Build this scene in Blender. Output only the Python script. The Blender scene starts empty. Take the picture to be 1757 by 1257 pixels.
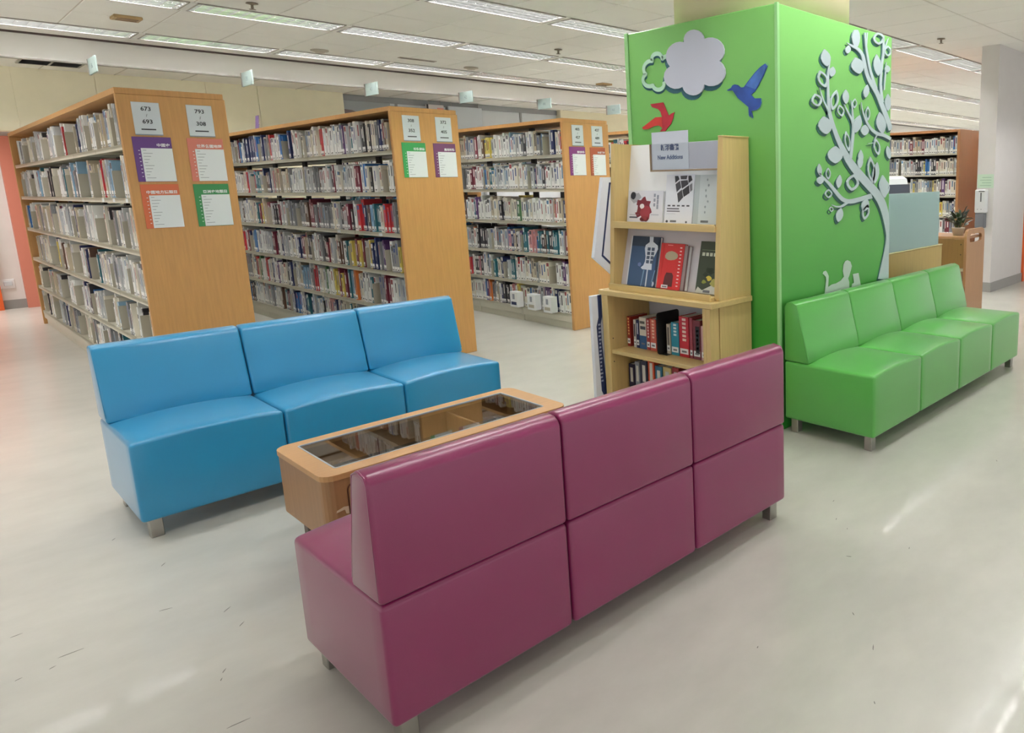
import bpy, bmesh, math, random
from mathutils import Vector, Matrix
random.seed(7)
C = bpy.context.scene.collection
PI = math.pi

# ------------------------------------------------------------------ camera, world, light, exposure
CAM_F, CAM_PX, CAM_PY = 1212.66, 1291.76, 523.11          # focal length and principal point, in 1757x1257 pixels
FW = Vector((0.76345477, 0.62201775, -0.17386986)); RT = Vector((0.62947316, -0.77687227, -0.0152646)); UP = Vector((0.14456953, 0.09779258, 0.98465033))
CAM_LOC = Vector((0, 0, 1.55))
cam_d = bpy.data.cameras.new('camera'); cam = bpy.data.objects.new('camera', cam_d); C.objects.link(cam)
cam_d.sensor_fit = 'HORIZONTAL'; cam_d.sensor_width = 36; cam_d.lens = CAM_F / 1757 * 36
cam_d.shift_x = (878.5 - CAM_PX) / 1757; cam_d.shift_y = (CAM_PY - 628.5) / 1757
cam_d.clip_start = .05; cam_d.clip_end = 100
cam.matrix_world = Matrix(((RT.x, UP.x, -FW.x, CAM_LOC.x), (RT.y, UP.y, -FW.y, CAM_LOC.y), (RT.z, UP.z, -FW.z, CAM_LOC.z), (0, 0, 0, 1)))
bpy.context.scene.camera = cam
def project(x, y, z):
    d = Vector((x, y, z)) - CAM_LOC; w = d.dot(FW)
    if w < .05: return None
    return CAM_PX + CAM_F * d.dot(RT) / w, CAM_PY - CAM_F * d.dot(UP) / w
vs = bpy.context.scene.view_settings
vs.view_transform = 'Standard'; vs.look = 'None'; vs.gamma = 1; vs.use_curve_mapping = False
vs.exposure = 0.31
world = bpy.data.worlds.new('world'); bpy.context.scene.world = world; world.use_nodes = True
world.node_tree.nodes['Background'].inputs[0].default_value = (.83, .82, .81, 1)
world.node_tree.nodes['Background'].inputs[1].default_value = 1.0  # even fill from all sides, added where the outer walls are left open
TUBE_POWER = 112.0
AREA_POWER = 25.0
def area(name, loc, sx, sy, power):
    l = bpy.data.lights.new(name, 'AREA'); l.shape = 'RECTANGLE'; l.size = sx; l.size_y = sy; l.energy = power; l.color = (1, .99, .98); l.spread = math.radians(105)
    o = bpy.data.objects.new(name, l); C.objects.link(o); o.location = loc; return o
for k, yy in enumerate((-.05, -2.0, -4.0)):
    area('light_row_behind', (5, yy, 3.2), 20, .3, AREA_POWER)
for yy in (6.47, 8.44, 4.5):
    area('light_row_left', (-1.6, yy, 3.2), 5, .3, 22)
area('recess_light', (0.2, 12.8, 2.9), 1.6, .4, 26)

# ------------------------------------------------------------------ helpers
def lin(c):
    return tuple(((v / 255) / 12.92 if v / 255 <= .04045 else ((v / 255 + .055) / 1.055) ** 2.4) for v in c)
MATS = {}
def new_mat(name):
    m = bpy.data.materials.new(name); m.use_nodes = True
    return m, m.node_tree.nodes, m.node_tree.links, m.node_tree.nodes['Principled BSDF']
def mat(name, rgb, rough=.5, metal=0, spec=.5, bump=0, bscale=200, mottle=0, mscale=6, coat=0):
    if name in MATS: return MATS[name]
    m, N, L, b = new_mat(name)
    col = lin(rgb) + (1,)
    b.inputs['Base Color'].default_value = col; b.inputs['Roughness'].default_value = rough; b.inputs['Metallic'].default_value = metal
    b.inputs['Specular IOR Level'].default_value = spec
    if coat: b.inputs['Coat Weight'].default_value = coat; b.inputs['Coat Roughness'].default_value = .24
    tc = N.new('ShaderNodeTexCoord')
    n = N.new('ShaderNodeTexNoise'); n.inputs['Scale'].default_value = mscale; n.inputs['Detail'].default_value = 4
    L.new(tc.outputs['Object'], n.inputs['Vector'])
    r = N.new('ShaderNodeValToRGB'); k = mottle
    r.color_ramp.elements[0].position = .3; r.color_ramp.elements[1].position = .7
    r.color_ramp.elements[0].color = tuple(v * (1 - k) for v in col[:3]) + (1,)
    r.color_ramp.elements[1].color = tuple(min(1, v * (1 + k)) for v in col[:3]) + (1,)
    L.new(n.outputs['Fac'], r.inputs['Fac']); L.new(r.outputs['Color'], b.inputs['Base Color'])
    if bump:
        n2 = N.new('ShaderNodeTexNoise'); n2.inputs['Scale'].default_value = bscale; n2.inputs['Detail'].default_value = 3
        L.new(tc.outputs['Object'], n2.inputs['Vector'])
        bp = N.new('ShaderNodeBump'); bp.inputs['Strength'].default_value = bump; bp.inputs['Distance'].default_value = .002
        L.new(n2.outputs['Fac'], bp.inputs['Height']); L.new(bp.outputs['Normal'], b.inputs['Normal'])
    MATS[name] = m; return m
def wood(name, rgb, k=.14, rough=.42, axis=2):
    if name in MATS: return MATS[name]
    m, N, L, b = new_mat(name); col = lin(rgb)
    tc = N.new('ShaderNodeTexCoord'); mp = N.new('ShaderNodeMapping')
    sc = [28, 28, 28]; sc[axis] = 1.6; mp.inputs['Scale'].default_value = sc
    L.new(tc.outputs['Object'], mp.inputs['Vector'])
    n = N.new('ShaderNodeTexNoise'); n.inputs['Scale'].default_value = 2.2; n.inputs['Detail'].default_value = 5; n.inputs['Roughness'].default_value = .65
    L.new(mp.outputs['Vector'], n.inputs['Vector'])
    r = N.new('ShaderNodeValToRGB'); r.color_ramp.elements[0].position = .32; r.color_ramp.elements[1].position = .7
    r.color_ramp.elements[0].color = tuple(v * (1 - k) for v in col) + (1,); r.color_ramp.elements[1].color = tuple(min(1, v * (1 + k)) for v in col) + (1,)
    L.new(n.outputs['Fac'], r.inputs['Fac']); L.new(r.outputs['Color'], b.inputs['Base Color'])
    b.inputs['Roughness'].default_value = rough
    MATS[name] = m; return m

class MB:
    """collects shapes; build() links them as ONE mesh object"""
    def __init__(s): s.v = []; s.f = []; s.c = []; s.mi = []; s.sm = []
    def face(s, idx, col=None, mi=0, sm=False): s.f.append(idx); s.c.append(col); s.mi.append(mi); s.sm.append(sm)
    def box(s, x0, x1, y0, y1, z0, z1, col=None, mi=0, cols=None):
        b = len(s.v)
        s.v += [(x0, y0, z0), (x1, y0, z0), (x1, y1, z0), (x0, y1, z0), (x0, y0, z1), (x1, y0, z1), (x1, y1, z1), (x0, y1, z1)]
        for k, q in enumerate(((0, 3, 2, 1), (4, 5, 6, 7), (0, 1, 5, 4), (1, 2, 6, 5), (2, 3, 7, 6), (3, 0, 4, 7))):
            s.face([b + i for i in q], col, mi)
        return s
    def cbox(s, x0, x1, y0, y1, z0, z1, c=.004, col=None, mi=0):
        """box with chamfered edges"""
        b = len(s.v); P = []
        for ix in (0, 1):
            for iy in (0, 1):
                for iz in (0, 1):
                    X, Y, Z = (x0, x1)[ix], (y0, y1)[iy], (z0, z1)[iz]; dx, dy, dz = (c, -c)[ix], (c, -c)[iy], (c, -c)[iz]
                    P += [(X, Y + dy, Z + dz), (X + dx, Y, Z + dz), (X + dx, Y + dy, Z)]
        s.v += P
        def i(ix, iy, iz, a): return b + (ix * 4 + iy * 2 + iz) * 3 + a
        for k in (0, 1):
            q = [i(k, 0, 0, 0), i(k, 1, 0, 0), i(k, 1, 1, 0), i(k, 0, 1, 0)]; s.face(q if k else q[::-1], col, mi)
            q = [i(0, k, 0, 1), i(0, k, 1, 1), i(1, k, 1, 1), i(1, k, 0, 1)]; s.face(q if k else q[::-1], col, mi)
            q = [i(0, 0, k, 2), i(1, 0, k, 2), i(1, 1, k, 2), i(0, 1, k, 2)]; s.face(q if k else q[::-1], col, mi)
        for p in (0, 1):
            for q_ in (0, 1):
                flip = (p == q_)
                e = [i(p, q_, 0, 0), i(p, q_, 0, 1), i(p, q_, 1, 1), i(p, q_, 1, 0)]; s.face(e if not flip else e[::-1], col, mi)
                e = [i(p, 0, q_, 0), i(p, 0, q_, 2), i(p, 1, q_, 2), i(p, 1, q_, 0)]; s.face(e[::-1] if not flip else e, col, mi)
                e = [i(0, p, q_, 1), i(0, p, q_, 2), i(1, p, q_, 2), i(1, p, q_, 1)]; s.face(e if not flip else e[::-1], col, mi)
        for ix in (0, 1):
            for iy in (0, 1):
                for iz in (0, 1):
                    q = [i(ix, iy, iz, 0), i(ix, iy, iz, 1), i(ix, iy, iz, 2)]; s.face(q, col, mi)
        return s
    def prism(s, pts, o, ax, ay, t, col=None, mi=0):
        """polygon pts (2D) mapped to o + a*ax + b*ay, extruded by vector t"""
        o, ax, ay, t = Vector(o), Vector(ax), Vector(ay), Vector(t); b = len(s.v); n = len(pts)
        for k in (0, 1): s.v += [tuple(o + ax * p[0] + ay * p[1] + t * k) for p in pts]
        s.face(list(range(b + n - 1, b - 1, -1)), col, mi); s.face(list(range(b + n, b + 2 * n)), col, mi)
        for i in range(n): j = (i + 1) % n; s.face([b + i, b + j, b + n + j, b + n + i], col, mi)
        return s
    def ring(s, outer, inner, o, ax, ay, t, col=None, mi=0):
        o, ax, ay, t = Vector(o), Vector(ax), Vector(ay), Vector(t); b = len(s.v); n = len(outer)
        for k in (0, 1):
            for P in (outer, inner): s.v += [tuple(o + ax * p[0] + ay * p[1] + t * k) for p in P]
        for i in range(n):
            j = (i + 1) % n
            s.face([b + j, b + i, b + n + i, b + n + j], col, mi); s.face([b + 2 * n + i, b + 2 * n + j, b + 3 * n + j, b + 3 * n + i], col, mi)
            s.face([b + i, b + j, b + 2 * n + j, b + 2 * n + i], col, mi); s.face([b + n + j, b + n + i, b + 3 * n + i, b + 3 * n + j], col, mi)
        return s
    def ribbon(s, pts, o, ax, ay, t, col=None):
        """centre line (a, b, half width), swept flat and given thickness"""
        P = []; n = len(pts)
        for i in range(n - 1):
            p0, p1, p2, p3 = pts[max(0, i - 1)], pts[i], pts[i + 1], pts[min(n - 1, i + 2)]
            for k in range(4):
                u = k / 4
                P.append(tuple(.5 * (2 * p1[c] + (p2[c] - p0[c]) * u + (2 * p0[c] - 5 * p1[c] + 4 * p2[c] - p3[c]) * u * u + (3 * p1[c] - p0[c] - 3 * p2[c] + p3[c]) * u ** 3) for c in range(3)))
        P.append(pts[-1]); L, R = [], []
        for i, p in enumerate(P):
            a, b = P[max(0, i - 1)], P[min(len(P) - 1, i + 1)]; d = Vector((b[0] - a[0], b[1] - a[1])); d.normalize()
            w = max(.0015, p[2]); L.append((p[0] - d.y * w, p[1] + d.x * w)); R.append((p[0] + d.y * w, p[1] - d.x * w))
        o, ax, ay, t = Vector(o), Vector(ax), Vector(ay), Vector(t); b = len(s.v); m = len(P)
        for k in (0, 1):
            for Q in (L, R): s.v += [tuple(o + ax * min(q[0], s.clip) + ay * min(q[1], s.clipz) + t * k) for q in Q]
        for i in range(m - 1):
            j = i + 1
            s.face([b + i, b + j, b + m + j, b + m + i], col); s.face([b + 2 * m + i, b + 3 * m + i, b + 3 * m + j, b + 2 * m + j], col)
            s.face([b + i, b + 2 * m + i, b + 2 * m + j, b + j], col); s.face([b + m + j, b + 3 * m + j, b + 3 * m + i, b + m + i], col)
        s.face([b, b + m, b + 3 * m, b + 2 * m], col); s.face([b + m - 1, b + 3 * m - 1, b + 4 * m - 1, b + 2 * m - 1][::-1], col)
        return s
    def strip(s, pts, o, ax, ay, t, dx=0, dz=0):
        o, ax, ay, t = Vector(o), Vector(ax), Vector(ay), Vector(t); b = len(s.v); m = len(pts)
        for k in (0, 1):
            for c in (0, 2): s.v += [tuple(o + ax * min(q[c] + dx, s.clip) + ay * min(q[c + 1] + dz, s.clipz) + t * k) for q in pts]
        for i in range(m - 1):
            j = i + 1
            s.face([b + i, b + j, b + m + j, b + m + i]); s.face([b + 2 * m + i, b + 3 * m + i, b + 3 * m + j, b + 2 * m + j])
            s.face([b + i, b + 2 * m + i, b + 2 * m + j, b + j]); s.face([b + m + j, b + 3 * m + j, b + 3 * m + i, b + m + i])
        s.face([b, b + m, b + 3 * m, b + 2 * m]); s.face([b + m - 1, b + 3 * m - 1, b + 4 * m - 1, b + 2 * m - 1][::-1])
        return s
    clip = 1e9; clipz = 1e9
    def tube(s, pts, r, n=8, col=None, mi=0):
        b = len(s.v); m = len(pts); pts = [Vector(p) for p in pts]
        for i, p in enumerate(pts):
            d = (pts[min(m - 1, i + 1)] - pts[max(0, i - 1)]).normalized(); u = d.orthogonal().normalized() if i == 0 else (u - d * u.dot(d)).normalized(); w = d.cross(u)
            rr = r[i] if isinstance(r, (list, tuple)) else r
            s.v += [tuple(p + u * rr * math.cos(2 * PI * k / n) + w * rr * math.sin(2 * PI * k / n)) for k in range(n)]
        for i in range(m - 1):
            for k in range(n):
                l = (k + 1) % n; s.face([b + i * n + k, b + i * n + l, b + i * n + n + l, b + i * n + n + k], col, mi, True)
        s.face([b + k for k in range(n)][::-1], col, mi); s.face([b + (m - 1) * n + k for k in range(n)], col, mi)
        return s
    def lathe(s, prof, n=24, c=(0, 0), col=None, mi=0, smooth=True):
        b = len(s.v)
        for r, z in prof: s.v += [(c[0] + r * math.cos(2 * PI * k / n), c[1] + r * math.sin(2 * PI * k / n), z) for k in range(n)]
        for i in range(len(prof) - 1):
            for k in range(n):
                l = (k + 1) % n; s.face([b + i * n + k, b + i * n + l, b + i * n + n + l, b + i * n + n + k], col, mi, smooth)
        s.face([b + k for k in range(n)][::-1], col, mi); s.face([b + (len(prof) - 1) * n + k for k in range(n)], col, mi)
        return s
    def mesh(s, name, mats):
        me = bpy.data.meshes.new(name); me.from_pydata(s.v, [], s.f)
        for m in (mats if isinstance(mats, (list, tuple)) else [mats]): me.materials.append(m)
        me.polygons.foreach_set('material_index', s.mi); me.polygons.foreach_set('use_smooth', s.sm)
        if any(c is not None for c in s.c):
            ca = me.color_attributes.new('Col', 'FLOAT_COLOR', 'CORNER'); data = []
            for p, c in zip(s.f, s.c): data += list(tuple(c or (1, 1, 1)) + (1,)) * len(p)
            ca.data.foreach_set('color', data)
        me.update(); return me
    def build(s, name, mats, parent=None, loc=None):
        o = bpy.data.objects.new(name, s.mesh(name, mats)); C.objects.link(o)
        if parent: o.parent = parent
        if loc is not None: o.location = loc
        return o
def tag(o, label=None, cat=None, group=None, kind=None):
    if label: o['label'] = label
    if cat: o['category'] = cat
    if group: o['group'] = group
    if kind: o['kind'] = kind
    return o
def thing(name, loc, label, cat, group=None, rz=0):
    o = bpy.data.objects.new(name, None); C.objects.link(o); o.location = loc; o.rotation_euler = (0, 0, rz); o.empty_display_size = .1
    return tag(o, label, cat, group)
def inst(name, me, parent=None, loc=(0, 0, 0)):
    o = bpy.data.objects.new(name, me); C.objects.link(o); o.location = loc
    if parent: o.parent = parent
    return o
def smooth_bevel(o, w=.012, seg=3, ang=40):
    """bevels sharp edges of a finished mesh object and smooths it"""
    bm = bmesh.new(); bm.from_mesh(o.data); bmesh.ops.recalc_face_normals(bm, faces=bm.faces)
    es = [e for e in bm.edges if len(e.link_faces) == 2 and e.calc_face_angle(0) > math.radians(ang)]
    bmesh.ops.bevel(bm, geom=es, offset=w, segments=seg, profile=.5, affect='EDGES', clamp_overlap=True)
    for f in bm.faces: f.smooth = True
    bm.to_mesh(o.data); bm.free(); o.data.update()
    return o
TEXTS = {}
def text(s, size, parent, o, ax, ay, material, align='CENTER', name='lettering', bold=0, ext=.0006, sx=1):
    """lettering as a thin mesh; ax, ay: directions of writing and of the letters' height"""
    cu = bpy.data.curves.new('txt', 'FONT'); cu.body = s; cu.size = size; cu.align_x = align; cu.align_y = 'CENTER'; cu.extrude = ext; cu.offset = bold; cu.resolution_u = 2; cu.space_line = .95
    t = bpy.data.objects.new('txt', cu); C.objects.link(t)
    dg = bpy.context.evaluated_depsgraph_get(); me = bpy.data.meshes.new_from_object(t.evaluated_get(dg))
    bpy.data.objects.remove(t); bpy.data.curves.remove(cu)
    ax, ay = Vector(ax), Vector(ay); az = ax.cross(ay)
    M = Matrix(((ax.x * sx, ay.x, az.x, o[0]), (ax.y * sx, ay.y, az.y, o[1]), (ax.z * sx, ay.z, az.z, o[2]), (0, 0, 0, 1)))
    me.transform(M); me.materials.clear(); me.materials.append(material)
    ob = bpy.data.objects.new(name, me); C.objects.link(ob); ob.parent = parent
    return ob
X, Y, Z = Vector((1, 0, 0)), Vector((0, 1, 0)), Vector((0, 0, 1))
def ordinal(n): return {1: 'first', 2: 'second', 3: 'third', 4: 'fourth', 5: 'fifth', 6: 'sixth', 7: 'seventh', 8: 'eighth', 9: 'ninth', 10: 'tenth'}.get(n, '%d%s' % (n, 'th' if 10 <= n % 100 <= 20 else {1: 'st', 2: 'nd', 3: 'rd'}.get(n % 10, 'th')))

# ------------------------------------------------------------------ materials
M_end = wood('oak_end_panel', (196, 146, 88), .09)
M_disp = wood('pale_maple', (206, 180, 120), .07)
M_table_shaded = wood('table_veneer_shaded', (158, 118, 78), .08, .4)  # body wood coloured darker for the shade between the sofas
M_dark_wood = wood('brown_veneer', (160, 112, 70), .1)
M_steel = mat('beige_steel', (206, 202, 184), .45)
M_post = mat('dark_steel', (52, 48, 48), .5)
M_bookend = mat('bookend_steel', (186, 180, 162), .45)
M_cream = mat('cream_wall', (246, 238, 210), .7, mottle=.02)
M_white_wall = mat('white_wall', (226, 224, 220), .7, mottle=.02)
M_grey_wall = mat('grey_wall', (222, 226, 230), .6, mottle=.04, mscale=2)
M_pillar = mat('pillar_paint', (214, 210, 208), .65, mottle=.015)
M_skirt = mat('grey_skirting', (150, 148, 144), .5)
M_tile = mat('ceiling_tile', (244, 243, 240), .85, mottle=.012, mscale=3)
M_bar = mat('ceiling_bar', (205, 198, 188), .6)
M_bulk = mat('bulkhead_paint', (242, 238, 232), .8)
M_black = mat('black_plastic', (26, 26, 28), .4)
M_paper = mat('paper', (228, 232, 232), .55)
M_sign = mat('sign_white', (208, 214, 218), .45)
M_ink = mat('black_ink', (48, 48, 52), .6)
M_white = mat('white_print', (238, 240, 240), .5)
M_chrome = mat('brushed_leg', (170, 168, 162), .3, metal=1)
M_louver = mat('louver_aluminium', (225, 226, 226), .22, metal=1)
M_troff = mat('troffer_white', (235, 236, 236), .4)
M_rim = mat('troffer_rim', (160, 154, 148), .5)
M_coral = mat('coral_frame', (214, 132, 112), .5)
M_orange = mat('orange_door', (226, 98, 40), .45)
M_navy = mat('navy_print', (40, 52, 92), .5)
def flat(rgb, rough=.5): return mat('print_%d_%d_%d' % tuple(rgb), rgb, rough)
def leather(name, rgb):
    m = mat(name, rgb, .38, bump=.16, bscale=420, mottle=.03, mscale=3, spec=.5, coat=.6)
    m.node_tree.nodes['Principled BSDF'].inputs['Sheen Weight'].default_value = .25; m.node_tree.nodes['Principled BSDF'].inputs['Sheen Roughness'].default_value = .3
    return m
M_blue, M_purple, M_green = leather('blue_leather', (20, 134, 180)), leather('purple_leather', (130, 28, 82)), leather('green_leather', (78, 164, 66))
# tube emission
M_tube, N, L, b = new_mat('fluorescent_tube')
b.inputs['Base Color'].default_value = (.9, .9, .9, 1); b.inputs['Emission Color'].default_value = (1, .99, .98, 1); b.inputs['Emission Strength'].default_value = TUBE_POWER
# books: colours come from a colour attribute, one per cover
M_book, N, L, b = new_mat('book_covers')
ca = N.new('ShaderNodeVertexColor'); ca.layer_name = 'Col'; L.new(ca.outputs['Color'], b.inputs['Base Color']); b.inputs['Roughness'].default_value = .45
# floor: pale vinyl with cloudy marbling, scuffs and a satin polish
M_floor, N, L, b = new_mat('vinyl_floor')
tc = N.new('ShaderNodeTexCoord')
n1 = N.new('ShaderNodeTexNoise'); n1.inputs['Scale'].default_value = 1.3; n1.inputs['Detail'].default_value = 3; n1.inputs['Roughness'].default_value = .5; n1.inputs['Distortion'].default_value = .3
L.new(tc.outputs['Object'], n1.inputs['Vector'])
r1 = N.new('ShaderNodeValToRGB'); r1.color_ramp.elements[0].position = .2; r1.color_ramp.elements[1].position = .8
r1.color_ramp.elements[0].color = lin((198, 197, 188)) + (1,); r1.color_ramp.elements[1].color = lin((212, 209, 199)) + (1,)
L.new(n1.outputs['Fac'], r1.inputs['Fac'])
n2 = N.new('ShaderNodeTexNoise'); n2.inputs['Scale'].default_value = 3.2; n2.inputs['Detail'].default_value = 7; n2.inputs['Roughness'].default_value = .62
mp = N.new('ShaderNodeMapping'); mp.inputs['Scale'].default_value = (1, 1.8, 1); mp.inputs['Rotation'].default_value = (0, 0, .7)
L.new(tc.outputs['Object'], mp.inputs['Vector']); L.new(mp.outputs['Vector'], n2.inputs['Vector'])
r2 = N.new('ShaderNodeValToRGB'); r2.color_ramp.elements[0].position = .3; r2.color_ramp.elements[1].position = .7
r2.color_ramp.elements[0].color = (.86, .865, .86, 1); r2.color_ramp.elements[1].color = (1, 1, 1, 1)
L.new(n2.outputs['Fac'], r2.inputs['Fac'])
mx = N.new('ShaderNodeMix'); mx.data_type = 'RGBA'; mx.blend_type = 'MULTIPLY'; mx.inputs[0].default_value = .8
L.new(r1.outputs['Color'], mx.inputs[6]); L.new(r2.outputs['Color'], mx.inputs[7]); L.new(mx.outputs[2], b.inputs['Base Color'])
b.inputs['Roughness'].default_value = .3; b.inputs['Coat Weight'].default_value = .19; b.inputs['Coat Roughness'].default_value = .05
n3 = N.new('ShaderNodeTexNoise'); n3.inputs['Scale'].default_value = 9; n3.inputs['Detail'].default_value = 2; L.new(tc.outputs['Object'], n3.inputs['Vector'])
bpn = N.new('ShaderNodeBump'); bpn.inputs['Strength'].default_value = .07; bpn.inputs['Distance'].default_value = .004; L.new(n3.outputs['Fac'], bpn.inputs['Height']); L.new(bpn.outputs['Normal'], b.inputs['Normal']); L.new(bpn.outputs['Normal'], b.inputs['Coat Normal'])
# mural print: green, printed lighter at the top and deeper towards the foot
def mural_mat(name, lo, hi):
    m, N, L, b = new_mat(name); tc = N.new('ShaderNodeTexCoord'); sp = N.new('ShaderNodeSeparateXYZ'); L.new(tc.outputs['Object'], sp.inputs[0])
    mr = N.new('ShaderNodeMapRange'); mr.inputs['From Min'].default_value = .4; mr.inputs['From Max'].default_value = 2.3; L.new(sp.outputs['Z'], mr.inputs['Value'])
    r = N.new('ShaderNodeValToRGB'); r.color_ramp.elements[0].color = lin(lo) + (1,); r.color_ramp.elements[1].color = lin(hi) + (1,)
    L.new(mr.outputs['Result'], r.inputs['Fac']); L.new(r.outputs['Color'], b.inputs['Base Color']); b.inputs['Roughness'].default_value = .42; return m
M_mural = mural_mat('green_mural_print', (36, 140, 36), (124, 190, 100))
# glass
def glass(name, ior, tint=(1, 1, 1)):
    m = bpy.data.materials.new(name); m.use_nodes = True; N, L = m.node_tree.nodes, m.node_tree.links; N.clear()
    o = N.new('ShaderNodeOutputMaterial'); mx = N.new('ShaderNodeMixShader'); fr = N.new('ShaderNodeFresnel'); fr.inputs['IOR'].default_value = ior
    ge = N.new('ShaderNodeNewGeometry'); iv = N.new('ShaderNodeMath'); iv.operation = 'SUBTRACT'; iv.inputs[0].default_value = 1; L.new(ge.outputs['Backfacing'], iv.inputs[1])
    mu = N.new('ShaderNodeMath'); mu.operation = 'MULTIPLY'; L.new(fr.outputs[0], mu.inputs[0]); L.new(iv.outputs[0], mu.inputs[1])
    t = N.new('ShaderNodeBsdfTransparent'); t.inputs[0].default_value = tint + (1,); g = N.new('ShaderNodeBsdfGlossy'); g.inputs['Roughness'].default_value = .02
    L.new(mu.outputs[0], mx.inputs[0]); L.new(t.outputs[0], mx.inputs[1]); L.new(g.outputs[0], mx.inputs[2]); L.new(mx.outputs[0], o.inputs[0]); return m
M_glass = glass('clear_glass', 2.3, (.93, .95, .94)); M_acryl = glass('acrylic', 1.4, (.96, .97, .97))
M_frost, N, L, b = new_mat('frosted_glass')
b.inputs['Base Color'].default_value = lin((190, 216, 216)) + (1,); b.inputs['Roughness'].default_value = .55; b.inputs['Transmission Weight'].default_value = .45; b.inputs['IOR'].default_value = 1.2

# ------------------------------------------------------------------ the setting
ZC = 3.22; PITCH_X = 1.33; X_OFF = 2.11; ROWS = (4.5, 6.47, 8.44, 10.41)
fl = MB().box(-6, 28, -6, 14.5, -.1, 0).build('floor', M_floor); tag(fl, kind='structure')
ceil = MB().box(-6, 28, -6, 14.5, 3.36, 3.44).build('ceiling', M_bulk); tag(ceil, kind='structure')
tile_me = MB().cbox(-.327, .327, -.378, .378, 0, .018, .004).mesh('ceiling_tile', M_tile)
tiles = []
bands = []
for a, b_ in zip((1.95 - 2.0,) + (1.95,) + ROWS, (1.95,) + ROWS + (None,)):
    if b_ is None: continue
    y0, y1 = a + .215, b_ - .215; bands.append((y0, y1))
for y0, y1 in bands:
    for j in (0, 1):
        yc = y0 + (y1 - y0) * (.25 + .5 * j); hy = (y1 - y0) / 4 - .006
        for i in range(-6, 36):
            xc = X_OFF + .665 * i + .3325
            pr = [project(xc + a * .33, yc + c * hy, ZC) for a in (-1, 1) for c in (-1, 1)]
            if None in pr: ar = 0
            else:
                us, vs_ = [p[0] for p in pr], [p[1] for p in pr]
                ar = max(0, min(1757, max(us)) - max(0, min(us))) * max(0, min(1257, max(vs_)) - max(0, min(vs_)))
            tiles.append((ar, xc, yc, hy))
tiles.sort(reverse=True)
rest = MB(); nt = 0
for ar, xc, yc, hy in tiles:
    if ar > 0 and nt < 290:
        o = inst('ceiling_tile', tile_me, ceil, (xc, yc, ZC)); o.scale = (1, hy / .378, 1); nt += 1
    else: rest.box(xc - .327, xc + .327, yc - hy, yc + hy, ZC, ZC + .018)
tag(rest.build('ceiling_tiles', M_tile, ceil), kind='stuff')
tb = MB()
for y0, y1 in bands:
    tb.box(-6, 28, y0 - .012, y0 + .004, ZC + .004, ZC + .03); tb.box(-6, 28, y1 - .004, y1 + .012, ZC + .004, ZC + .03)
    tb.box(-6, 28, (y0 + y1) / 2 - .012, (y0 + y1) / 2 + .012, ZC + .006, ZC + .03)
    for i in range(-9, 39):
        xx = X_OFF + .665 * i; tb.box(xx - .012, xx + .012, y0, y1, ZC + .006, ZC + .03)
tb.build('ceiling_grid', M_bar, ceil)
MB().box(-6, 28, -6, -.3, ZC, ZC + .02).build('ceiling_panel', M_tile, ceil)
# bulkhead beyond the last light row, soffit and its vent
t1 = tag(MB().box(-6, 28, 10.95, 11.0, 2.95, ZC).build('trim_1', M_bulk), kind='structure')
MB().box(-6, 28, 10.66, 10.95, ZC - .004, ZC + .02).build('closing_strip', M_bulk, t1)
MB().box(-6, 28, 10.915, 10.95, ZC - .022, ZC + .005).build('shadow_gap', mat('dark_gap', (70, 52, 48), .6), t1)
MB().box(-6, 28, 10.93, 11.0, 2.937, 2.95).build('edge_bead', mat('bead_grey', (150, 146, 138), .6), t1)
t2 = tag(MB().box(-6, 28, 11.0, 14.5, 2.952, 2.98).build('trim_2', M_bulk), kind='structure')
sb = MB()
for i in range(-8, 40): sb.box(X_OFF + .665 * i - .006, X_OFF + .665 * i + .006, 11.0, 11.85, 2.948, 2.953)
sb.build('soffit_joint', M_bar, t2)
# walls
wb = tag(MB().box(1.2, 4.74, 11.85, 12.0, 0, 2.96).build('wall_back', M_cream), kind='structure')
for xa, xb in ((1.2, 1.915), (1.921, 3.018), (3.024, 3.616), (3.622, 4.74)):
    MB().cbox(xa, xb, 11.835, 11.85, .1, 2.955, .003).build('wall_panel', M_cream, wb)
tag(MB().box(-6, 1.2, 11.835, 12.0, 2.235, 2.96).build('wall_header', M_cream), kind='structure')
wg = tag(MB().box(4.74, 8.7, 12.0, 12.1, 0, 2.96).build('wall_back_grey', M_grey_wall), kind='structure')
for xx in (5.6, 6.46, 7.07, 7.9):
    MB().box(xx - .02, xx + .02, 11.985, 12.0, 0, 2.96).build('mullion', mat('mullion_grey', (150, 152, 154), .5), wg)
MB().cbox(4.74, 8.7, 11.97, 12.0, 2.86, 2.95, .004).build('transom', mat('mullion_grey', (150, 152, 154), .5), wg)
tag(MB().box(8.7, 28, 11.85, 12.0, 0, 2.96).build('wall_back_right', M_cream), kind='structure')
tag(MB().box(-6, 4, 13.65, 13.8, 0, 2.96).build('wall_recess', M_white_wall), kind='structure')
tag(MB().box(-6, 3.9, 13.635, 13.65, 0, .12).build('baseboard_recess', M_skirt), kind='structure')
d1 = tag(MB().box(1.13, 1.36, 13.56, 13.65, 0, 2.27).box(2.2, 2.4, 13.56, 13.65, 0, 2.27).box(1.36, 2.2, 13.56, 13.65, 2.07, 2.27).build('door_1', M_coral), kind='structure')
MB().cbox(1.36, 2.2, 13.6, 13.64, .01, 2.07, .004).build('door_leaf', M_coral, d1)
d2 = tag(MB().box(.72, .905, 13.56, 13.65, 0, 2.27).box(-.35, -.2, 13.56, 13.65, 0, 2.27).box(-.2, .72, 13.56, 13.65, 2.1, 2.27).build('door_2', M_orange), kind='structure')
MB().cbox(-.2, .72, 13.6, 13.64, .01, 2.1, .004).build('door_leaf', M_orange, d2)
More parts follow.
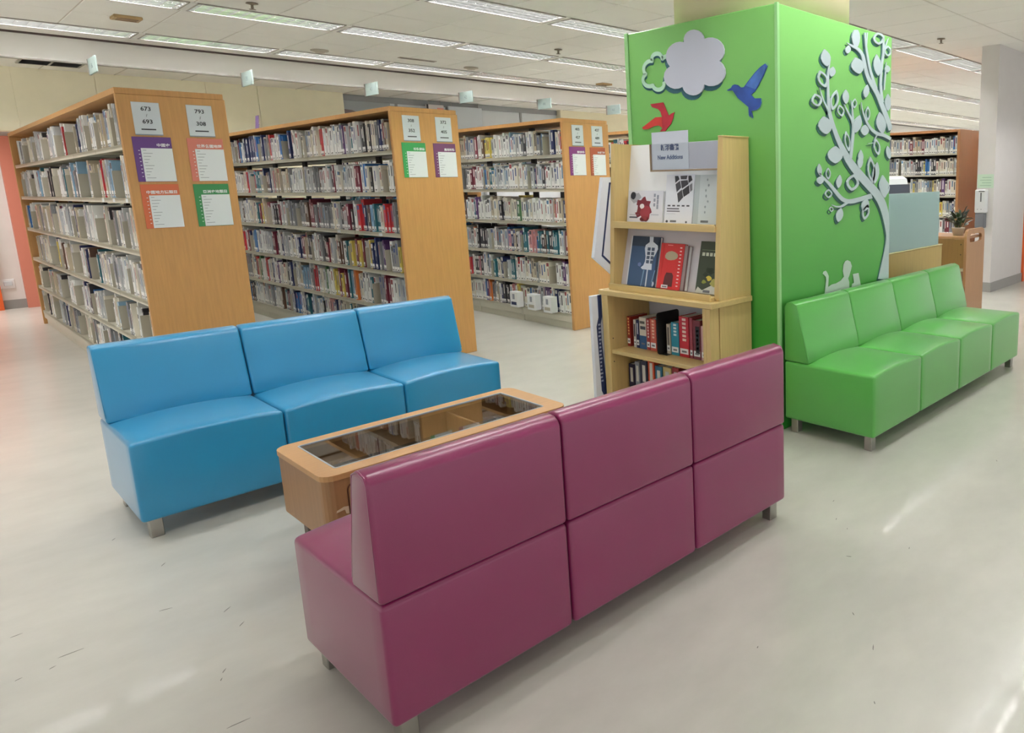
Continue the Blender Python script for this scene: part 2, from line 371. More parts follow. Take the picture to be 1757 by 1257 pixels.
wr = tag(MB().box(9.4, 10.64, 3.5, 3.735, 0, 3.3).box(10.64, 11.9, 3.55, 3.735, 2.15, 3.3).box(11.9, 15, 3.5, 3.735, 0, 3.3).build('wall_right', M_pillar), kind='structure')
tag(MB().cbox(9.385, 10.64, 3.485, 3.5, 0, .13, .003).box(9.385, 9.4, 3.5, 3.735, 0, .13).build('baseboard_right', M_skirt), kind='structure')
d3 = tag(MB().box(10.64, 10.72, 3.47, 3.72, 0, 2.15).box(11.82, 11.9, 3.47, 3.72, 0, 2.15).box(10.72, 11.82, 3.47, 3.72, 2.07, 2.15).build('door_3', M_orange), kind='structure')
lf_ = MB().cbox(10.725, 11.815, 3.54, 3.58, .01, 2.065, .004).build('door_leaf', mat('dark_orange', (196, 78, 34), .45), d3)
MB().cbox(11.7, 11.72, 3.5, 3.54, .95, 1.15, .004).build('door_handle', M_chrome, d3)
# small scuffs and specks on the floor
sc = MB()
for x_, y_, l_, a_ in ((.52, 1.9, .09, .5), (.47, 2.0, .03, .45), (2.35, 1.42, .035, 2.0), (2.55, 1.55, .02, .6), (3.6, 4.35, .18, .2), (3.72, 4.3, .12, .4), (2.02, 1.2, .03, .9), (1.9, 1.05, .05, .5), (10.1, 2.9, .06, .3), (2.75, 1.75, .03, .2), (0.473, 3.246, 0.06, -0.3), (0.466, 4.118, 0.04, 0.9), (0.1, 3.475, 0.05, 0.1), (0.205, 3.186, 0.1, 0.0), (0.503, 2.66, 0.04, 0.9), (0.621, 2.911, 0.05, 0.8), (0.616, 3.061, 0.06, 0.7), (0.458, 2.35, 0.09, -0.1), (0.075, 3.143, 0.03, 0.3), (0.55, 3.662, 0.05, 0.9), (0.153, 3.134, 0.03, 0.4), (0.484, 2.617, 0.025, 1), (2.599, 1.639, 0.03, 0.4), (1.678, 0.92, 0.02, 0.8), (3.715, 1.302, 0.04, 0.5), (2.564, 1.252, 0.03, 0.4), (1.663, 1.357, 0.02, 0.4)):
    ca_, sa_ = math.cos(a_) * l_ / 2 * .65, math.sin(a_) * l_ / 2 * .65; w_ = .0025
    sc.prism([(-1, -.6), (.2, -1), (1, -.2), (.3, .8), (-.6, 1)], (x_, y_, .0002), (ca_, sa_, 0), (-sa_ / l_ * 2 * w_, ca_ / l_ * 2 * w_, 0), (0, 0, .0006))
tag(sc.build('scuff_mark', mat('scuff', (122, 120, 112), .6), fl), kind='stuff')

# ------------------------------------------------------------------ ceiling lights
FL = 1.275; FWD = .205
rim_me = MB().box(-FL / 2, FL / 2, -FWD, -FWD + .022, -.006, .004).box(-FL / 2, FL / 2, FWD - .022, FWD, -.006, .004).box(-FL / 2, -FL / 2 + .015, -FWD, FWD, -.006, .004).box(FL / 2 - .015, FL / 2, -FWD, FWD, -.006, .004).mesh('rim', M_rim)
hm = MB()
hm.box(-FL / 2, FL / 2, -FWD, FWD, .1, .105).box(-FL / 2, FL / 2, -FWD, -FWD + .006, .004, .1).box(-FL / 2, FL / 2, FWD - .006, FWD, .004, .1).box(-FL / 2, -FL / 2 + .006, -FWD, FWD, .004, .1).box(FL / 2 - .006, FL / 2, -FWD, FWD, .004, .1)
house_me = hm.mesh('housing', M_troff)
gap_me = MB().box(-.0275, .0275, -FWD, FWD, -.003, .012).mesh('spacer', M_tile)
lm = MB()
nb = 13
for i in range(nb):
    xx = -FL / 2 + FL * (i + .5) / nb; lm.prism([(-.002, .0), (.002, 0), (.006, .045), (-.006, .045)], (xx, -FWD + .02, 0), X, Z, (0, 2 * FWD - .04, 0))
for yy in (-FWD + .022, -.094, 0, .094, FWD - .022):
    lm.prism([(-.002, 0), (.002, 0), (.01, .045), (-.01, .045)], (-FL / 2 + .015, yy, 0), Y, Z, (FL - .03, 0, 0))
louv_me = lm.mesh('louver', M_louver)
tube_me = MB().tube([(-.59, 0, .066), (.59, 0, .066)], .014, 8).mesh('tube', M_tube)
def fixture(x, y, label, group):
    t = thing('ceiling_light', (x, y, ZC), label, 'ceiling light', group)
    inst('housing', house_me, t); inst('rim', rim_me, t); inst('louver', louv_me, t); inst('spacer', gap_me, t, (FL / 2 + .0275, 0, 0))
    for s in (-1, 1): inst('tube', tube_me, t, (0, s * .1, 0))
    return t
row_names = {1.95: 'row above the sofas', 4.5: 'row right of the green column', 6.47: 'row over the blue sofa', 8.44: 'row over the bookcases', 10.41: 'far row by the bulkhead'}
for yy in (1.95,) + ROWS:
    k = 0
    for i in range(-3, 20):
        xx = X_OFF + PITCH_X * (i + .5)
        if yy == 1.95:
            ok = .5 < xx < 9.5
        else:
            ok = False
            for dx in (-.7, 0, .7):
                p = project(xx + dx, yy, ZC)
                if p and -60 < p[0] < 1800 and -40 < p[1] < 1257: ok = True
            if not ok and yy == 4.5 and 2 < xx < 12: ok = True
        if not ok: continue
        k += 1
        fixture(xx, yy, 'louvred ceiling light, %s from the left, %s' % (ordinal(k), row_names[yy]), 'louvred ceiling lights')

# sprinklers, detectors, vents
def sprinkler(x, y, lab):
    t = thing('sprinkler', (x, y, ZC), lab, 'sprinkler', 'ceiling sprinklers')
    MB().lathe([(.045, -.001), (.05, -.008), (.02, -.014), (.012, -.02)], 16).build('rosette', mat('sprinkler_bronze', (120, 108, 96), .4), t)
    MB().lathe([(.01, -.02), (.012, -.045), (.006, -.05), (.028, -.056), (.028, -.059)], 12).build('deflector', mat('sprinkler_bronze', (120, 108, 96), .4), t)
sprinkler(2.456, 7.873, 'bronze ceiling sprinkler above the left bookcase, leftmost of the sprinklers')
sprinkler(5.75, 7.8, 'bronze ceiling sprinkler left of the green column')
sprinkler(8.52, 3.905, 'bronze ceiling sprinkler right of the green column')
for x_, y_, s in ((3.767, 9.943, 'second aisle'), (5.754, 9.897, 'middle bookcase')):
    t = thing('smoke_detector', (x_, y_, ZC), 'round grey ceiling detector near the far lights over the %s' % s, 'detector', 'round detectors')
    MB().lathe([(.1, 0), (.1, -.012), (.06, -.022), (.05, -.03)], 20).build('cover', mat('detector_grey', (176, 168, 156), .5), t)
for x_, y_, s in ((1.83, 9.36, 'at the upper left'), (8.2, 9.9, 'just left of the green column')):
    t = thing('ceiling_box', (x_, y_, ZC), 'small tan box on the ceiling %s' % s, 'detector', 'tan ceiling boxes')
    MB().cbox(-.11, .11, -.09, .09, -.03, 0, .006).build('box', mat('tan_box', (160, 132, 92), .5), t)
    MB().box(-.08, .08, -.06, -.03, -.034, -.029).box(-.08, .08, .02, .05, -.034, -.029).build('slot', mat('tan_slot', (110, 84, 56), .5), t)
for x_, y_, l_, s in ((4.9, 9.75, .5, 'above the middle bookcase'), (9.35, 5.6, .5, 'right of the green column, nearer'), (10.6, 7.6, .6, 'right of the green column, farther')):
    t = thing('ceiling_vent', (x_, y_, ZC), 'thin grey slot vent in the ceiling %s' % s, 'vent', 'ceiling slot vents')
    MB().cbox(-l_ / 2, l_ / 2, -.04, .04, -.008, 0, .003).build('frame', mat('vent_grey', (170, 160, 150), .5), t)
    for k in (-1, 1): MB().box(-l_ / 2 + .02, l_ / 2 - .02, k * .015 - .006, k * .015 + .006, -.011, -.007).build('slot', mat('vent_dark', (96, 90, 86), .5), t)
t = thing('air_grille', (1.47, 11.18, 2.952), 'dark slatted air grille in the soffit at the upper left', 'vent')
MB().box(-.26, .26, -.22, -.2, -.012, 0).box(-.26, .26, .2, .22, -.012, 0).box(-.26, -.24, -.2, .2, -.012, 0).box(.24, .26, -.2, .2, -.012, 0).box(-.01, .01, -.2, .2, -.012, 0).build('frame', mat('bead_grey', (150, 146, 138), .6), t)
MB().box(-.24, .24, -.2, .2, -.003, -.001).build('backing', mat('grille_dark', (70, 68, 72), .6), t)
for k in range(9):
    MB().prism([(-.012, -.012), (-.009, -.012), (.012, -.003), (.009, -.003)], (-.24, -.18 + k * .045, 0), Y, Z, (.48, 0, 0)).build('slat', mat('grille_slat', (110, 108, 112), .5), t)
# aisle flag signs on the bulkhead
for k, (x_, n_) in enumerate(((1.804, '36'), (3.3, '38'), (4.85, '40'), (6.324, '42'), (7.815, '44'), (9.4, '46'))):
    x_ *= .968
    t = thing('aisle_flag', (x_, 10.93, 2.99), 'small pale aisle flag sign on the bulkhead, %s from the left' % ordinal(k + 1), 'sign', 'aisle flag signs')
    MB().cbox(-.008, .008, -.38, .0, -.17, 0, .002).build('plate', mat('flag_plate', (176, 194, 190), .45), t)
    MB().box(-.011, .011, -.01, .02, -.17, .0).build('bracket', M_rim, t)
    text(n_, .075, t, (-.0085, -.19, -.09), -Y, Z, mat('flag_ink', (110, 124, 128), .6))
# screen, exit sign and an arch panel on the grey wall
t = thing('hanging_screen', (6.76, 11.93, 2.2), 'white hanging panel on the grey wall behind the middle bookcase', 'screen')
MB().cbox(-.31, .31, -.02, .02, .2, .68, .006).build('panel', mat('panel_white', (206, 212, 218), .4), t)
MB().box(-.29, .29, -.028, -.02, .2, .24).build('bottom_rail', M_white, t)
for s in (-1, 1): MB().tube([(s * .25, 0, .68), (s * .25, 0, .752)], .006, 6).build('hanger', M_rim, t)
t = thing('exit_sign', (6.2, 11.9, 2.78), 'small red and white sign above the middle bookcase end', 'sign')
MB().cbox(-.15, .15, -.02, .02, 0, .1, .004).build('plate', mat('sign_cream', (214, 206, 204), .4), t)
MB().box(.03, .14, -.024, -.02, .01, .05).build('red_band', mat('sign_red', (190, 110, 104), .5), t)
MB().box(-.15, -.12, -.024, -.02, 0, .1).build('end_cap', M_post, t)
for s in (-1, 1): MB().tube([(s * .1, 0, .1), (s * .1, 0, .172)], .005, 6).build('hanger', M_rim, t)
t = thing('wall_poster', (5.0, 11.985, 2.3), 'grey poster with a brown arch shape above the second bookcase', 'poster')
MB().box(-.24, .5, 0, .012, -.1, .6).build('sheet', mat('poster_grey', (168, 174, 178), .5), t)
MB().prism([(-.24, -.1), (.5, -.1), (.42, .1), (.3, .24), (.1, .36), (-.1, .42), (-.24, .43)], (0, 0, 0), X, Z, (0, -.004, 0)).build('arch_print', mat('arch_brown', (122, 106, 106), .5), t)
t = thing('wall_socket', (.977, 13.65, .337), 'white wall socket low on the far left wall', 'socket')
MB().cbox(-.075, .075, -.012, 0, -.06, .06, .004).build('plate', M_white, t)
MB().cbox(-.03, .05, -.03, -.012, -.025, .035, .004).build('switch', M_sign, t)

